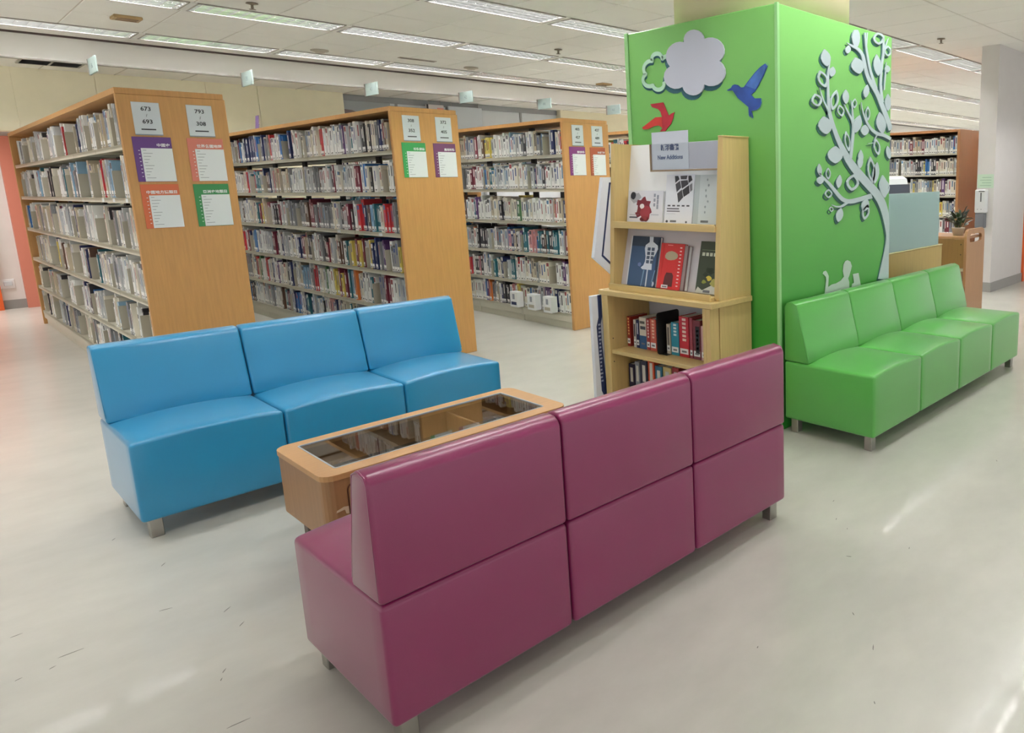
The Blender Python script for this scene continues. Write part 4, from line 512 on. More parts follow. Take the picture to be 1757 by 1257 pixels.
# ------------------------------------------------------------------ sofas
def sofa(name, loc, rz, n, m, label, w=.5976, D=.6283, zb=.0893, zs=.4546, zt=.8218, tb=.183, tt=.098):
    t = thing(name, loc, label, 'sofa', None, rz)
    g = .0025
    for i in range(n):
        x0, x1 = i * w + g, (i + 1) * w - g
        # seat block with a crowned top
        bm = bmesh.new(); nx, ny = 10, 8; rows = []
        def crown(u, v): return .024 * (1 - (2 * u - 1) ** 2) * (1 - .25 * v) * min(1, max(0, (v * D - .02) / .12))
        for iy in range(ny + 1):
            v = iy / ny; rows.append([bm.verts.new((x0 + (x1 - x0) * k / nx, -D * v, zs + crown(k / nx, v))) for k in range(nx + 1)])
        for iy in range(ny):
            for k in range(nx): bm.faces.new((rows[iy][k], rows[iy + 1][k], rows[iy + 1][k + 1], rows[iy][k + 1]))
        edge = [rows[0][k] for k in range(nx + 1)] + [rows[r][nx] for r in range(1, ny + 1)] + [rows[ny][k] for k in range(nx - 1, -1, -1)] + [rows[r][0] for r in range(ny - 1, 0, -1)]
        low = [bm.verts.new((v.co.x, v.co.y, zb)) for v in edge]
        for k in range(len(edge)):
            j = (k + 1) % len(edge); bm.faces.new((edge[k], edge[j], low[j], low[k]))
        bm.faces.new(low)
        me = bpy.data.meshes.new('seat'); bm.to_mesh(me); bm.free(); me.materials.append(m)
        o = inst('seat', me, t); smooth_bevel(o, .016, 3, 50)
        # back: upright rear, sloping slightly bulging front, rounded top
        prof = [(0, zs + .003), (0, zt - .034), (-.008, zt - .014), (-.028, zt - .001), (-tt * .62, zt), (-tt + .006, zt - .008), (-tt - .004, zt - .03), (-tt - (tb - tt) * .35, zs + (zt - zs) * .62), (-tt - (tb - tt) * .75, zs + (zt - zs) * .28), (-tb, zs + .001)]
        o = MB().prism(prof, (x0, 0, 0), Y, Z, (x1 - x0, 0, 0)).build('backrest', m, t); smooth_bevel(o, .012, 3, 34)
    for xe in (g + .003, n * w - g - .003):
        # raised seams along the two ends
        pf = [(-.012, zs + .02), (-.008, zt - .03), (-.02, zt - .008), (-tt * .6, zt - .001), (-tt + .004, zt - .018), (-tt - (tb - tt) * .35 + .006, zs + (zt - zs) * .62), (-tb + .012, zs + .03)]
        MB().tube([(xe, a, b_) for a, b_ in pf], .0035, 6).build('seam', m, t)
    for xa in (.03, n * w - .03 - .05):
        for ya in (-.03 - .05, -D + .03): 
            o = MB().cbox(xa, xa + .05, ya, ya + .05, 0, zb + .004, .003).build('leg', M_chrome, t)
    return t
sofa('blue_sofa', (.5442, 4.5831, 0), 0, 3, M_blue, 'bright blue three-seat faux leather sofa in front of the bookcases')
sofa('purple_sofa', (.6848 + 3 * .5976, 1.8381, 0), PI, 3, M_purple, 'purple three-seat faux leather sofa in the foreground seen from behind')
sofa('green_sofa', (3.3854, 2.518, 0), 0, 4, M_green, 'green four-seat faux leather sofa against the mural column')

# ------------------------------------------------------------------ low glass-topped table
def rrect(x0, x1, y0, y1, r, n=5):
    P = []
    for cx, cy, a in ((x1 - r, y1 - r, 0), (x0 + r, y1 - r, 90), (x0 + r, y0 + r, 180), (x1 - r, y0 + r, 270)):
        P += [(cx + r * math.cos(math.radians(a + 90 * k / n)), cy + r * math.sin(math.radians(a + 90 * k / n))) for k in range(n + 1)]
    return P
tx, ty, tl, tw, tz, tz0 = .912, 2.838, 1.112, .525, .47, .2
t = thing('display_table', (tx, ty, 0), 'low wooden table with a glass top between the blue and purple sofas', 'table')
n_ = 5
MB().ring(rrect(.004, tl - .004, .004, tw - .004, .05), rrect(.024, tl - .024, .024, tw - .024, .035), (0, 0, tz0), X, Y, (0, 0, tz - tz0 - .022)).build('body', M_table_shaded, t)
MB().box(.024, tl - .024, .024, tw - .024, tz0 + .005, tz0 + .025).build('base_board', M_table_shaded, t)
MB().ring(rrect(0, tl, 0, tw, .054), rrect(.07, tl - .085, .075, tw - .06, .012), (0, 0, tz - .022), X, Y, (0, 0, .022)).build('top_frame', wood('table_top_veneer', (196, 150, 98), .06, .38, 0), t)
MB().prism(rrect(.07, tl - .085, .075, tw - .06, .012), (0, 0, tz - .01), X, Y, (0, 0, .007)).build('glass_top', M_glass, t)
MB().ring(rrect(.07, tl - .085, .075, tw - .06, .012), rrect(.076, tl - .091, .081, tw - .066, .008), (0, 0, tz - .004), X, Y, (0, 0, .0055)).build('glass_bead', mat('bead_pale', (176, 184, 190), .35), t)
MB().box(.024, tl - .024, .024, tw - .024, tz - .15, tz - .14).build('tray', mat('tray_brown', (74, 54, 38), .6), t)
for xx in (.74,): MB().cbox(xx, xx + .012, .026, tw - .026, tz - .14, tz - .035, .002).build('divider', M_table_shaded, t)
for xa in (.06, tl - .11):
    for ya in (.05, tw - .1): MB().cbox(xa, xa + .05, ya, ya + .05, 0, tz0 + .006, .004).build('leg', mat('table_leg', (92, 80, 72), .5), t)
o = MB().ring(rrect(.08, tl - .08, tz0 + .03, tz - .045, .03), rrect(.085, tl - .085, tz0 + .035, tz - .05, .026), (0, .0035, 0), X, Z, (0, -.002, 0)).build('drawer_gap', mat('gap_dark', (84, 44, 22), .6), t)
MB().prism(rrect(.085, tl - .085, tz0 + .035, tz - .05, .026), (0, .004, 0), X, Z, (0, -.004, 0)).build('drawer_front', M_table_shaded, t)
MB().prism([(0, 0), (.03, .004), (.034, -.014), (.052, -.02), (.05, .012), (.028, .016), (.002, .008)], (.035, .0035, tz - .15), X, Z, (0, -.001, 0)).build('torn_tape', mat('tape', (214, 190, 160), .5), t)

# ------------------------------------------------------------------ bookcases
YF, BW, BH, YB = 6.1344, .589, 2.2, 11.76
SHELF_Z = (1.845, 1.495, 1.14, .795, .465, .165)
CASES = [(1.0791, 'left bookcase'), (2.8078, 'second bookcase'), (4.5172, 'third bookcase'), (6.2267, 'fourth bookcase')]
NB = 6; BAY = (YB - .04 - YF - .045) / NB
shelf_me = MB().box(0, .27, .004, BAY - .004, -.02, 0).box(0, .012, .004, BAY - .004, -.034, 0).mesh('shelf', M_steel)
shelf_me_r = MB().box(-.27, 0, .004, BAY - .004, -.02, 0).box(-.012, 0, .004, BAY - .004, -.034, 0).mesh('shelf', M_steel)
plinth_me = MB().cbox(.012, BW - .012, .004, BAY - .004, .075, .131, .003).cbox(.03, BW - .03, .004, BAY - .004, 0, .075, .002).mesh('plinth', M_steel)
def panel_mesh():
    m = MB().cbox(0, BW, 0, .04, 0, BH - .036, .004); return m.mesh('end_panel', M_end)
panel_me = panel_mesh()
def cap_mesh():
    m = MB(); P = [(0, 0), (BW - .03, 0), (BW - .008, .008), (BW, .03), (BW, YB - YF), (0, YB - YF)]
    m.prism(P, (0, 0, BH - .036), X, Y, (0, 0, .036)); m.mi[1] = 1; o = m.mesh('top_cap', [M_end, M_steel]); return o
cap_me = cap_mesh()
for xc, nm in CASES:
    lab = {'left bookcase': 'double-sided oak and steel bookcase, leftmost, with pale books and four coloured index plates', 'second bookcase': 'double-sided oak and steel bookcase behind the middle of the blue sofa', 'third bookcase': 'double-sided oak and steel bookcase standing left of the new additions display', 'fourth bookcase': 'bookcase mostly hidden behind the green column, only its top shelf showing'}[nm]
    t = thing('bookcase', (xc, YF, 0), lab, 'bookcase', 'double-sided library bookcases')
    inst('end_panel', panel_me, t); inst('end_panel', panel_me, t, (0, YB - YF - .04, 0)); inst('top_cap', cap_me, t)
    for b_ in range(NB):
        y0 = .0425 + b_ * BAY
        inst('plinth', plinth_me, t, (0, y0, 0))
        for z in SHELF_Z:
            inst('shelf', shelf_me, t, (.01, y0, z)); inst('shelf', shelf_me_r, t, (BW - .01, y0, z))
    for b_ in range(NB + 1):
        y0 = .0425 + b_ * BAY
        MB().box(BW / 2 - .013, BW / 2 + .013, max(.041, y0 - .04), min(YB - YF - .041, y0 + .04), .1, BH - .037).build('post', M_post, t)
    if nm == 'left bookcase':
        for y_ in (.17, .58, .95): MB().box(.0085, .0098, y_, y_ + .07, SHELF_Z[1] - .03, SHELF_Z[1] - .004).build('shelf_label', M_paper, t)
    if nm == 'second bookcase':
        for y_ in (.4, 1.3): MB().box(.0085, .0098, y_, y_ + .07, SHELF_Z[2] - .03, SHELF_Z[2] - .004).build('shelf_label', M_paper, t)
# right-hand single bookcase
RX, RY, RL, RD = 9.557, 4.06, 2.6, .72
RZ = (1.878, 1.584, 1.288, 1.004, .728, .44, .14)
t = thing('bookcase', (RX, RY, 0), 'single-sided brown bookcase between the mural column and the white pillar', 'bookcase')
M_rwood = wood('brown_end_panel', (160, 112, 70), .1)
MB().cbox(0, RD, 0, .04, 0, 2.2, .003).build('end_panel', M_rwood, t); MB().cbox(0, RD, RL - .04, RL, 0, 2.2, .003).build('end_panel', M_rwood, t)
MB().cbox(0, RD, .041, RL - .041, 2.165, 2.2, .003).build('top_cap', M_rwood, t)
MB().box(RD - .015, RD - .002, .041, RL - .041, .05, 2.164).build('back_panel', mat('back_dark', (96, 78, 66), .6), t)
for k in (0, 1):
    for z in RZ: MB().box(.008, RD - .016, .042 + k * 1.26, .042 + k * 1.26 + 1.254, z - .022, z).build('shelf', M_steel, t)
MB().box(.02, RD - .016, .042, RL - .042, 0, .117).build('plinth', M_steel, t)

# ------------------------------------------------------------------ books on the shelves
def L3(*c): return lin(c)
PAL = {
 'white': (L3(236, 236, 232), 'white'), 'cream': (L3(226, 220, 204), 'cream'), 'lightgrey': (L3(196, 198, 198), 'light grey'), 'beige': (L3(196, 184, 160), 'beige'),
 'grey': (L3(140, 142, 144), 'grey'), 'dark': (L3(52, 50, 54), 'black'), 'brown': (L3(98, 72, 58), 'brown'), 'navy': (L3(36, 46, 92), 'navy'), 'blue': (L3(52, 112, 176), 'blue'),
 'paleblue': (L3(140, 176, 200), 'pale blue'), 'teal': (L3(50, 110, 122), 'teal'), 'maroon': (L3(116, 42, 58), 'maroon'), 'red': (L3(184, 46, 52), 'red'), 'yellow': (L3(214, 196, 96), 'yellow'),
 'orange': (L3(214, 120, 60), 'orange'), 'green': (L3(78, 118, 78), 'green'), 'purple': (L3(92, 58, 110), 'purple'), 'pink': (L3(206, 150, 150), 'pink')}
W1 = dict(white=30, cream=20, lightgrey=22, beige=10, grey=8, dark=3, navy=4, blue=2, teal=2, maroon=1, red=1, yellow=1, brown=2, paleblue=3)
W2 = dict(white=26, cream=14, lightgrey=14, beige=6, grey=10, dark=8, brown=5, navy=7, blue=4, paleblue=4, teal=4, maroon=4, red=3, yellow=2, orange=1, green=2, purple=2, pink=2)
W3 = dict(white=36, cream=14, lightgrey=15, beige=4, grey=7, dark=5, brown=2, navy=4, blue=4, paleblue=3, teal=4, maroon=3, red=2, yellow=2, orange=2, green=1, purple=3, pink=2)
def pick(Wt): ks = list(Wt); return random.choices(ks, [Wt[k] for k in ks])[0]
PAGE = L3(226, 220, 206); LBL = L3(240, 240, 236); INK = L3(60, 60, 66)
def book(mb, x, y, z, t, h, d, key, s=1, detail=True, style=0, stripe=None):
    """upright book, spine plane at x facing -x (s=1) or +x (s=-1), from y to y+t"""
    c = PAL[key][0]; dk = sum(c) < .5
    def bx(a, b_, *r, **k): mb.box(*(sorted((x + s * a, x + s * b_))), *r, **k)
    if detail:
        e = min(.003, t * .15)
        bx(.0, .004, y, y + t, z, z + h, col=c)
        bx(.004, d, y, y + e, z, z + h, col=c); bx(.004, d, y + t - e, y + t, z, z + h, col=c)
        bx(.004, d - .004, y + e, y + t - e, z + .003, z + h - .005, col=PAGE)
    else:
        bx(0, d, y, y + t, z, z + h, col=c)
    def q(y0, y1, z0, z1, cc, off=.0006):
        bq = len(mb.v); xx = x - s * off; mb.v += [(xx, y0, z0), (xx, y1, z0), (xx, y1, z1), (xx, y0, z1)]
        mb.face([bq, bq + 3, bq + 2, bq + 1] if s > 0 else [bq, bq + 1, bq + 2, bq + 3], cc)
    q(y + t * .04, y + t * .96, z + .012, z + .05, LBL); q(y + t * .25, y + t * .75, z + .016, z + .026, INK, .0012)
    tc_ = stripe or ((.75, .74, .7) if dk else random.choice([INK, L3(70, 84, 130), L3(140, 50, 56), INK, L3(60, 110, 150)]))
    if style == 0: q(y + t * .32, y + t * .68, z + h * .38, z + h * .88, tc_)
    elif style == 1: q(y + t * .1, y + t * .9, z + h * .8, z + h * .96, tc_); q(y + t * .38, y + t * .62, z + h * .36, z + h * .7, tc_)
    elif style == 2: q(y + t * .3, y + t * .7, z + h * .55, z + h * .9, tc_)
    elif style == 3: q(y + t * .02, y + t * .98, z + h * .28, z + h * .97, tuple(min(1, v * .82 + .02) for v in c)); q(y + t * .36, y + t * .64, z + h * .42, z + h * .82, tc_, .0012)
recs = []; bookends = []
def fill(ci, xs, y0, y1, rows, Wt, s=1, hmax=.29, wr=(.02, .05), gaps=.06, dd=(.15, .2), jit=.035):
    for ri, z in enumerate(rows):
        y = y0 + .006; n = 0; nbk = 0; run = random.randint(5, 10); k_ = pick(Wt)
        base_h = random.uniform(.77, .91)
        while y < y1 - .03:
            tk = random.uniform(*wr)
            if y + tk > y1: break
            if random.random() < .6: k_ = pick(Wt)
            hh = hmax * min(1, max(.62, random.gauss(base_h, .07)))
            n += 1
            recs.append(dict(ci=ci, x=xs + s * random.uniform(.004, jit), y=y, z=z + .0008, t=tk, h=hh, d=random.uniform(*dd), key=k_, s=s, row=ri + 1, n=n, style=random.randint(0, 3)))
            y += tk + .0008; run -= 1
            if run <= 0:
                run = random.randint(6, 14)
                if random.random() < gaps:
                    y += random.choice((.06, .12, .2, .28)) * (1.2 if ci == 0 else .35)
                    if y > y1 - .06: break
                    nbk += 1; bookends.append(dict(ci=ci, x=xs + s * .012, y=y, z=z, row=ri + 1, n=nbk, s=s)); y += .004
random.seed(21)
for ci, (xc, nm) in enumerate(CASES):
    y0, y1 = YF + .047, YB - .045
    Wt = (W1, W2, W3, W2)[ci]
    rows = SHELF_Z if ci < 3 else SHELF_Z[:2]
    fill(ci, xc + .014, y0, y1, rows, Wt, 1, .29, (.024, .055) if ci else (.025, .06), .9 if ci == 0 else .45)
    fill(ci + 10, xc + BW - .014, y0, y1, rows, W3, -1, .28, (.03, .07), 0)
fill(4, RX + .02, RY + .045, RY + RL - .045, RZ[:6], W3, 1, .245, (.02, .045), .3)
NAMES = {0: 'the left bookcase', 1: 'the second bookcase', 2: 'the third bookcase', 3: 'the fourth bookcase', 4: 'the right-hand bookcase'}
def side(p, a, b): return (b[0] - a[0]) * (p[1] - a[1]) - (b[1] - a[1]) * (p[0] - a[0])
def in_view(ci, p):
    u, v = p
    if not (0 < u < 1757 and 0 < v < 1257): return False
    if 150 < u < 778 and v > 598 + (u - 152) * (509 - 598) / (775 - 152): return False       # the blue sofa
    if ci == 1 and u < 384 + (v - 163) * .145: return False
    if ci == 2 and u < 783 + (v - 189) * .085: return False
    if ci == 3: return 1041 < u < 1074 and v < 248
    if ci == 4: return 1530 < u and (v < 330 or 1617 < u < 1650) and v < 400
    if ci > 4: return False
    if u > 1020: return False
    return True
for r in recs:
    r['area'] = 0
    if r['s'] < 0: continue
    P = [project(r['x'], r['y'] + a, r['z'] + b_) for a in (0, r['t']) for b_ in (0, r['h'])]
    if None in P: continue
    c = (sum(p[0] for p in P) / 4, sum(p[1] for p in P) / 4)
    if in_view(r['ci'], c): r['area'] = abs(P[2][0] - P[0][0]) * abs(P[1][1] - P[0][1]) + .001
recs.sort(key=lambda r: -r['area'])
nlp = next(r for r in sorted(recs, key=lambda r: abs(r['y'] - 8.55) + abs(r['row'] - 1) * 9) if r['ci'] == 0)
nlp.update(t=nlp['t'], h=.27, key='white', style=2)
stuff = MB(); nind = 0
for r in recs:
    if (r['area'] > 0 and nind < 296) or r is nlp:
        nind += 1
        m = MB(); book(m, 0, -r['t'] / 2, 0, r['t'], r['h'], r['d'], r['key'], 1, True, r['style'])
        o = m.build('library_book', M_book, None, (r['x'], r['y'] + r['t'] / 2, r['z']))
        tag(o, '%s book, %s from the end panel, %s shelf down in %s' % (PAL[r['key']][1], ordinal(r['n']), ordinal(r['row']), NAMES[r['ci']]), 'book', 'books on the library shelves')
        if r is nlp:
            o['label'] = 'thick white book with large letters down its spine, top shelf of the left bookcase'
            for k, ch in enumerate('NLP'):
                text(ch, .075, o, (-.0016, 0, .21 - k * .062), -Y, Z, mat('nlp_blue', (60, 84, 130) if k else (120, 70, 90), .5), sx=.55)
    else:
        book(stuff, r['x'], r['y'], r['z'], r['t'], r['h'], r['d'], r['key'], r['s'], r['s'] > 0, r['style'])
tag(stuff.build('library_books', M_book), 'rows of further library books filling the remaining shelves of the bookcases', 'books', None, 'stuff')
be_me = MB().cbox(-.01, .15, 0, .002, .002, .19, .0008).box(.0, .12, -.0, .03, 0, .0016).mesh('bookend', M_bookend)
for b_ in bookends:
    p = project(b_['x'], b_['y'], b_['z'] + .1)
    if not p or b_['s'] < 0 or not in_view(b_['ci'], p): continue
    o = inst('bookend', be_me, None, (b_['x'], b_['y'], b_['z'] + .0006))
    tag(o, 'beige steel bookend, %s from the end panel, %s shelf down in %s' % (ordinal(b_['n']), ordinal(b_['row']), NAMES[b_['ci']]), 'bookend', 'steel bookends on the shelves')
# three white display boxes hanging out over the lowest shelf of the third bookcase
for k, (yy, nm) in enumerate(((7.14, 'left'), (6.8, 'middle'), (6.5, 'right'))):
    t = thing('display_box', (4.5172 - .03, yy, .166), 'small white card box on the lowest shelf of the third bookcase, %s of three' % nm, 'box', 'white card boxes')
    MB().cbox(-.04, .04, -.075, .075, 0, .175, .003).build('box', M_white, t)
    MB().box(-.0415, -.04, -.05, .05, .025, .06).build('label', M_navy if k == 0 else M_bookend, t)
    MB().box(-.0415, -.04, -.02, .02, .09, .15).build('print', mat('box_print', (150, 156, 166), .5), t)
    MB().box(-.03, .03, -.02, .02, -.014, .0).build('clip', M_bookend, t) if False else None

# purple card standing on the second bookcase
t = thing('card_stand', (2.87, 9.55, BH), 'small purple card standing on top of the second bookcase', 'card')
MB().prism([(-.004, 0), (0, 0), (.018, .155), (.014, .155)], (0, -.05, 0), X, Z, (0, .1, 0)).build('card', mat('card_purple', (110, 84, 136), .5), t)
MB().prism([(-.004, 0), (-.002, 0), (.016, .06), (.014, .06)], (-.0, -.045, 0), X, Z, (0, .09, 0)).build('inset', mat('card_lilac', (150, 130, 170), .5), t)
MB().box(0, .05, -.05, .05, 0, .003).build('foot', mat('card_purple', (110, 84, 136), .5), t)

# ------------------------------------------------------------------ call-number signs and index plates on the end panels
YP = YF
def number_sign(x, z, a, b_, label):
    t = thing('number_sign', (x, YP, z), label, 'sign', 'call number signs')
    MB().cbox(-.072, .072, -.005, 0, -.103, .103, .0015).build('plate', M_sign, t)
    MB().box(-.072, .072, -.0045, -.002, -.109, -.101).build('lower_edge', mat('sign_edge', (132, 146, 156), .5), t)
    text(a, .037, t, (0, -.0056, .06), X, Z, M_ink, bold=.0006); text('/', .026, t, (0, -.0056, .018), X, Z, M_ink); text(b_, .037, t, (0, -.0056, -.022), X, Z, M_ink, bold=.0006)
    MB().box(-.038, .038, -.0062, -.005, -.075, -.067).build('bar', M_ink, t)
def index_plate(x, z, rgb, head, label):
    t = thing('index_plate', (x, YP, z), label, 'sign', 'coloured index plates')
    m = mat('plate_%d_%d_%d' % rgb, rgb, .35)
    MB().cbox(-.102, .102, -.004, 0, -.146, .146, .0012).build('plate', m, t)
    MB().cbox(-.064, .101, -.0058, -.004, -.144, .073, .0006).build('paper_sheet', M_paper, t)
    text(head, .024, t, (.092, -.0046, .092), X, Z, M_white, 'RIGHT', bold=.0004)
    ln = MB()
    for k in range(10): ln.box(-.055, -.055 + .018 + .02 * ((k * 7) % 4) / 2, -.0064, -.0058, .058 - k * .02, .061 - k * .02)
    ln.build('printed_line', mat('grey_ink', (140, 146, 150), .6), t)
    ln = MB()
    for k in range(8): ln.box(-.078, -.07, -.0046, -.004, .055 - k * .024, .059 - k * .024)
    ln.build('tick_mark', M_white, t)
x1, x2, x3 = 1.0791, 2.8078, 4.5172
number_sign(x1 + .144, 2.0125, '673', '693', 'grey call number sign reading 673 to 693, upper left on the left bookcase end')
number_sign(x1 + .432, 2.0125, '793', '308', 'grey call number sign reading 793 to 308, upper right on the left bookcase end')
index_plate(x1 + .15, 1.747, (96, 58, 126), '中國史', 'purple index plate with white sheet on the left bookcase end')
index_plate(x1 + .44, 1.747, (208, 122, 104), '世界各國地理', 'coral index plate with white sheet on the left bookcase end, in shiny film')
index_plate(x1 + .153, 1.438, (206, 104, 64), '中國地方誌類目', 'orange index plate with white sheet, lower left on the left bookcase end')
index_plate(x1 + .437, 1.436, (52, 132, 74), '亞洲史地類目', 'dark green index plate with white sheet, lower right on the left bookcase end')
number_sign(x2 + .165, 2.03, '308', '352', 'pale call number sign reading 308 to 352, left one on the second bookcase')
number_sign(x2 + .45, 2.03, '372', '405', 'pale call number sign reading 372 to 405, right one on the second bookcase')
index_plate(x2 + .17, 1.763, (62, 150, 86), '科學總論', 'light green index plate with white sheet on the second bookcase end')
index_plate(x2 + .442, 1.763, (116, 66, 106), '應用科學', 'plum index plate with white sheet on the second bookcase end')
number_sign(x3 + .18, 2.035, '405', '427', 'pale call number sign reading 405 to 427, left one on the third bookcase')
number_sign(x3 + .432, 2.035, '427', '489', 'pale call number sign reading 427 to 489, right one on the third bookcase')
index_plate(x3 + .165, 1.772, (124, 58, 116), '應用科學', 'magenta index plate with white sheet on the third bookcase end')
index_plate(x3 + .43, 1.77, (160, 82, 52), '商業管理', 'rust brown index plate with white sheet on the third bookcase end')

# ------------------------------------------------------------------ new additions display
dx, dy = 2.97, 2.72
t = thing('display_stand', (0, 0, 0), 'pale wooden display bookcase for new additions against the mural column', 'display stand'); DS = t
side_prof = [(3.055, .002), (3.352, .002), (3.352, 1.797), (3.135, 1.797), (3.118, 1.78), (3.058, .86)]
side_me = MB().prism(side_prof, (0, 0, 0), X, Z, (0, .03, 0)).mesh('side_panel', M_disp)
inst('side_panel', side_me, t, (0, 2.745, 0)); inst('side_panel', side_me, t, (0, 3.69, 0))
edge = [(3.05, .86), (3.062, .86), (3.139, 1.8), (3.118, 1.8)]
for yy in (2.741, 3.686): MB().prism(edge, (0, yy, 0), X, Z, (0, .038, 0)).build('edge_band', M_disp, t)
MB().cbox(3.115, 3.352, 2.74, 2.78, 1.797, 1.806, .002).build('top_edge', M_disp, t)
MB().box(3.34, 3.355, 2.776, 3.689, .03, 1.78).build('back_panel', mat('back_grey', (196, 196, 200), .5), t)
wd_y = wood('pale_maple_y', (206, 180, 120), .07, axis=1)
MB().prism([(3.192, 1.286), (3.2, 1.286), (3.27, 1.79), (3.262, 1.79)], (0, 2.776, 0), X, Z, (0, .913, 0)).build('sloped_board', M_white, t)
MB().prism([(3.118, .872), (3.126, .872), (3.215, 1.252), (3.207, 1.252)], (0, 2.776, 0), X, Z, (0, .913, 0)).build('sloped_board', mat('board_grey', (206, 202, 206), .5), t)
MB().cbox(3.068, 3.34, 2.776, 3.689, 1.253, 1.286, .003).build('display_shelf', wd_y, t)
MB().cbox(3.062, 3.072, 2.776, 3.689, 1.253, 1.298, .002).build('shelf_lip', wd_y, t)
MB().cbox(3.01, 3.022, 2.776, 3.689, .85, .89, .002).build('shelf_lip', wd_y, t)
MB().cbox(3.022, 3.34, 2.776, 3.689, .85, .871, .002).build('display_shelf', wd_y, t)
MB().cbox(2.962, 3.34, 2.722, 3.742, .815, .85, .004).build('cabinet_top', wd_y, t)
MB().cbox(2.97, 3.34, 2.776, 2.806, .002, .815, .003).build('cabinet_side', M_disp, t); MB().cbox(2.97, 3.34, 3.66, 3.69, .002, .815, .003).build('cabinet_side', M_disp, t)
MB().box(2.972, 3.05, 2.746, 2.776, .002, .815).build('face_frame', M_disp, t); MB().box(2.972, 3.05, 3.69, 3.72, .002, .815).build('face_frame', M_disp, t)
MB().cbox(2.985, 3.34, 2.806, 3.66, .418, .445, .003).build('cabinet_shelf', wd_y, t)
MB().cbox(2.975, 3.34, 2.806, 3.66, .04, .07, .003).build('cabinet_bottom', wd_y, t)
MB().box(2.99, 3.0, 2.806, 3.66, .002, .04).build('kick_board', wd_y, t)
for z_ in (.52, .36):
    for y_ in (3.6585,): MB().tube([(3.0, y_ + .001, z_), (3.0, y_ - .002, z_)], .004, 8).build('peg_hole', M_ink, t)
# sign holder with its two sheets
t = thing('sign_holder', (0, 0, 0), 'clear brown-edged sign holder across the top of the display stand', 'sign holder')
f_ = MB(); x_ = 3.155
for (a, b_, c_, d_) in ((2.786, 2.796, 1.612, 1.782), (3.376, 3.386, 1.612, 1.782), (2.786, 3.386, 1.612, 1.622)): f_.cbox(x_ - .012, x_ + .006, a, b_, c_, d_, .001)
f_.build('frame', mat('holder_brown', (140, 118, 92), .4), t)
MB().box(x_ - .011, x_ - .009, 2.796, 3.376, 1.622, 1.782).build('clear_front', M_acryl, t)
MB().box(x_ - .003, x_ + .004, 2.796, 3.376, 1.622, 1.78).build('backing_sheet', mat('sheet_grey', (188, 190, 204), .5), t)
for yy in (2.7755, 3.386): pass
for y_ in (2.86, 3.31): MB().box(x_ + .006, 3.249, y_ - .02, y_ + .02, 1.7, 1.706).build('bracket', mat('holder_brown', (140, 118, 92), .4), t)
t = thing('paper_sign', (0, 0, 0), 'white paper sign reading New Additions, sticking up out of the sign holder', 'sign')
MB().box(x_ - .0075, x_ - .0055, 3.048, 3.366, 1.624, 1.853).build('sheet', mat('sheet_white', (206, 212, 224), .5), t)
text('新添書籍', .04, t, (x_ - .0079, 3.207, 1.755), -Y, Z, mat('sign_blue', (66, 84, 128), .6), bold=.0012, ext=.0003)
text('New Additions', .036, t, (x_ - .0079, 3.207, 1.697), -Y, Z, mat('sign_blue', (66, 84, 128), .6), bold=.0012, ext=.0003)
# books leaning on the sloped boards: local frame u = along -y (to the right), w = up the slope
def lean_book(name, yl, yr, w, z0, xfoot, slope, thick, rgb, label, parts, skew=0, pages=True):
    a = Vector((slope, 0, 1)).normalized(); nrm = Vector((-a.z, 0, a.x)); wid = yl - yr
    t = thing(name, (xfoot, yl, z0), label, 'book', 'books on the new additions display')
    o = nrm * .0
    cover = flat(rgb, .4)
    sk = Vector((0, skew, 0)); U = -Y; V = a + sk
    MB().prism([(0, 0), (wid, 0), (wid, w), (0, w)], nrm * (thick - .003), U, V, nrm * .003).build('cover', cover, t)
    MB().prism([(.003, .003), (wid - .003, .003), (wid - .003, w - .004), (.003, w - .004)], nrm * .003, U, V, nrm * (thick - .006)).build('pages', M_paper, t)
    MB().prism([(0, 0), (wid, 0), (wid, w), (0, w)], o, U, V, nrm * .003).build('back_cover', cover, t)
    for nm, poly, c, lift in parts:
        MB().prism([(p[0] * wid, p[1] * w) for p in poly], nrm * (thick + .0001), U, V, nrm * (.0004 + .0004 * lift)).build(nm, flat(c, .45), t)
    return t, U, V, nrm, wid
def rc(x0, x1, y0, y1): return [(x0, y0), (x1, y0), (x1, y1), (x0, y1)]
def blob(cx, cy, rx, ry, n=14, j=.25, sd=1):
    rnd = random.Random(sd); return [(cx + rx * math.cos(2 * PI * k / n) * (1 - j * rnd.random()), cy + ry * math.sin(2 * PI * k / n) * (1 - j * rnd.random())) for k in range(n)]
s1, s2 = .07 / .504, .089 / .38
zt1, zt2 = 1.2875, .8725
pt = [('ink_wash', blob(.2, .78, .2, .2, 14, .4, 3), (168, 172, 182), 0), ('seal', blob(.14, .84, .08, .13, 12, .1, 4), (44, 48, 64), 1), ('splash', blob(.47, .42, .3, .42, 22, .5, 5), (120, 34, 48), 1), ('splash', blob(.52, .3, .17, .3, 16, .3, 6), (150, 52, 62), 2), ('paper_gap', blob(.42, .5, .07, .09, 10, .2, 7), (236, 232, 232), 3), ('splash', blob(.5, .1, .14, .1, 12, .3, 8), (96, 26, 38), 2)]
pt += [('title_mark', rc(.74, .79, .8 - .15 * k, .9 - .15 * k), (150, 156, 170), 1) for k in range(3)] + [('title_mark', rc(.83, .88, .72 - .15 * k, .86 - .15 * k), (150, 156, 170), 1) for k in range(3)] + [('caption', rc(.06, .3, .12, .17), (90, 96, 110), 1), ('caption', rc(.06, .34, .22, .235), (150, 154, 164), 1), ('shelf_label', rc(.68, .9, .22, .26), (190, 194, 206), 1)]
lean_book('display_book', 3.655, 3.325, .205, zt1, 3.189, s1, .022, (222, 224, 232), 'white book with a dark red ink splash cover, on the upper display shelf at left', pt)
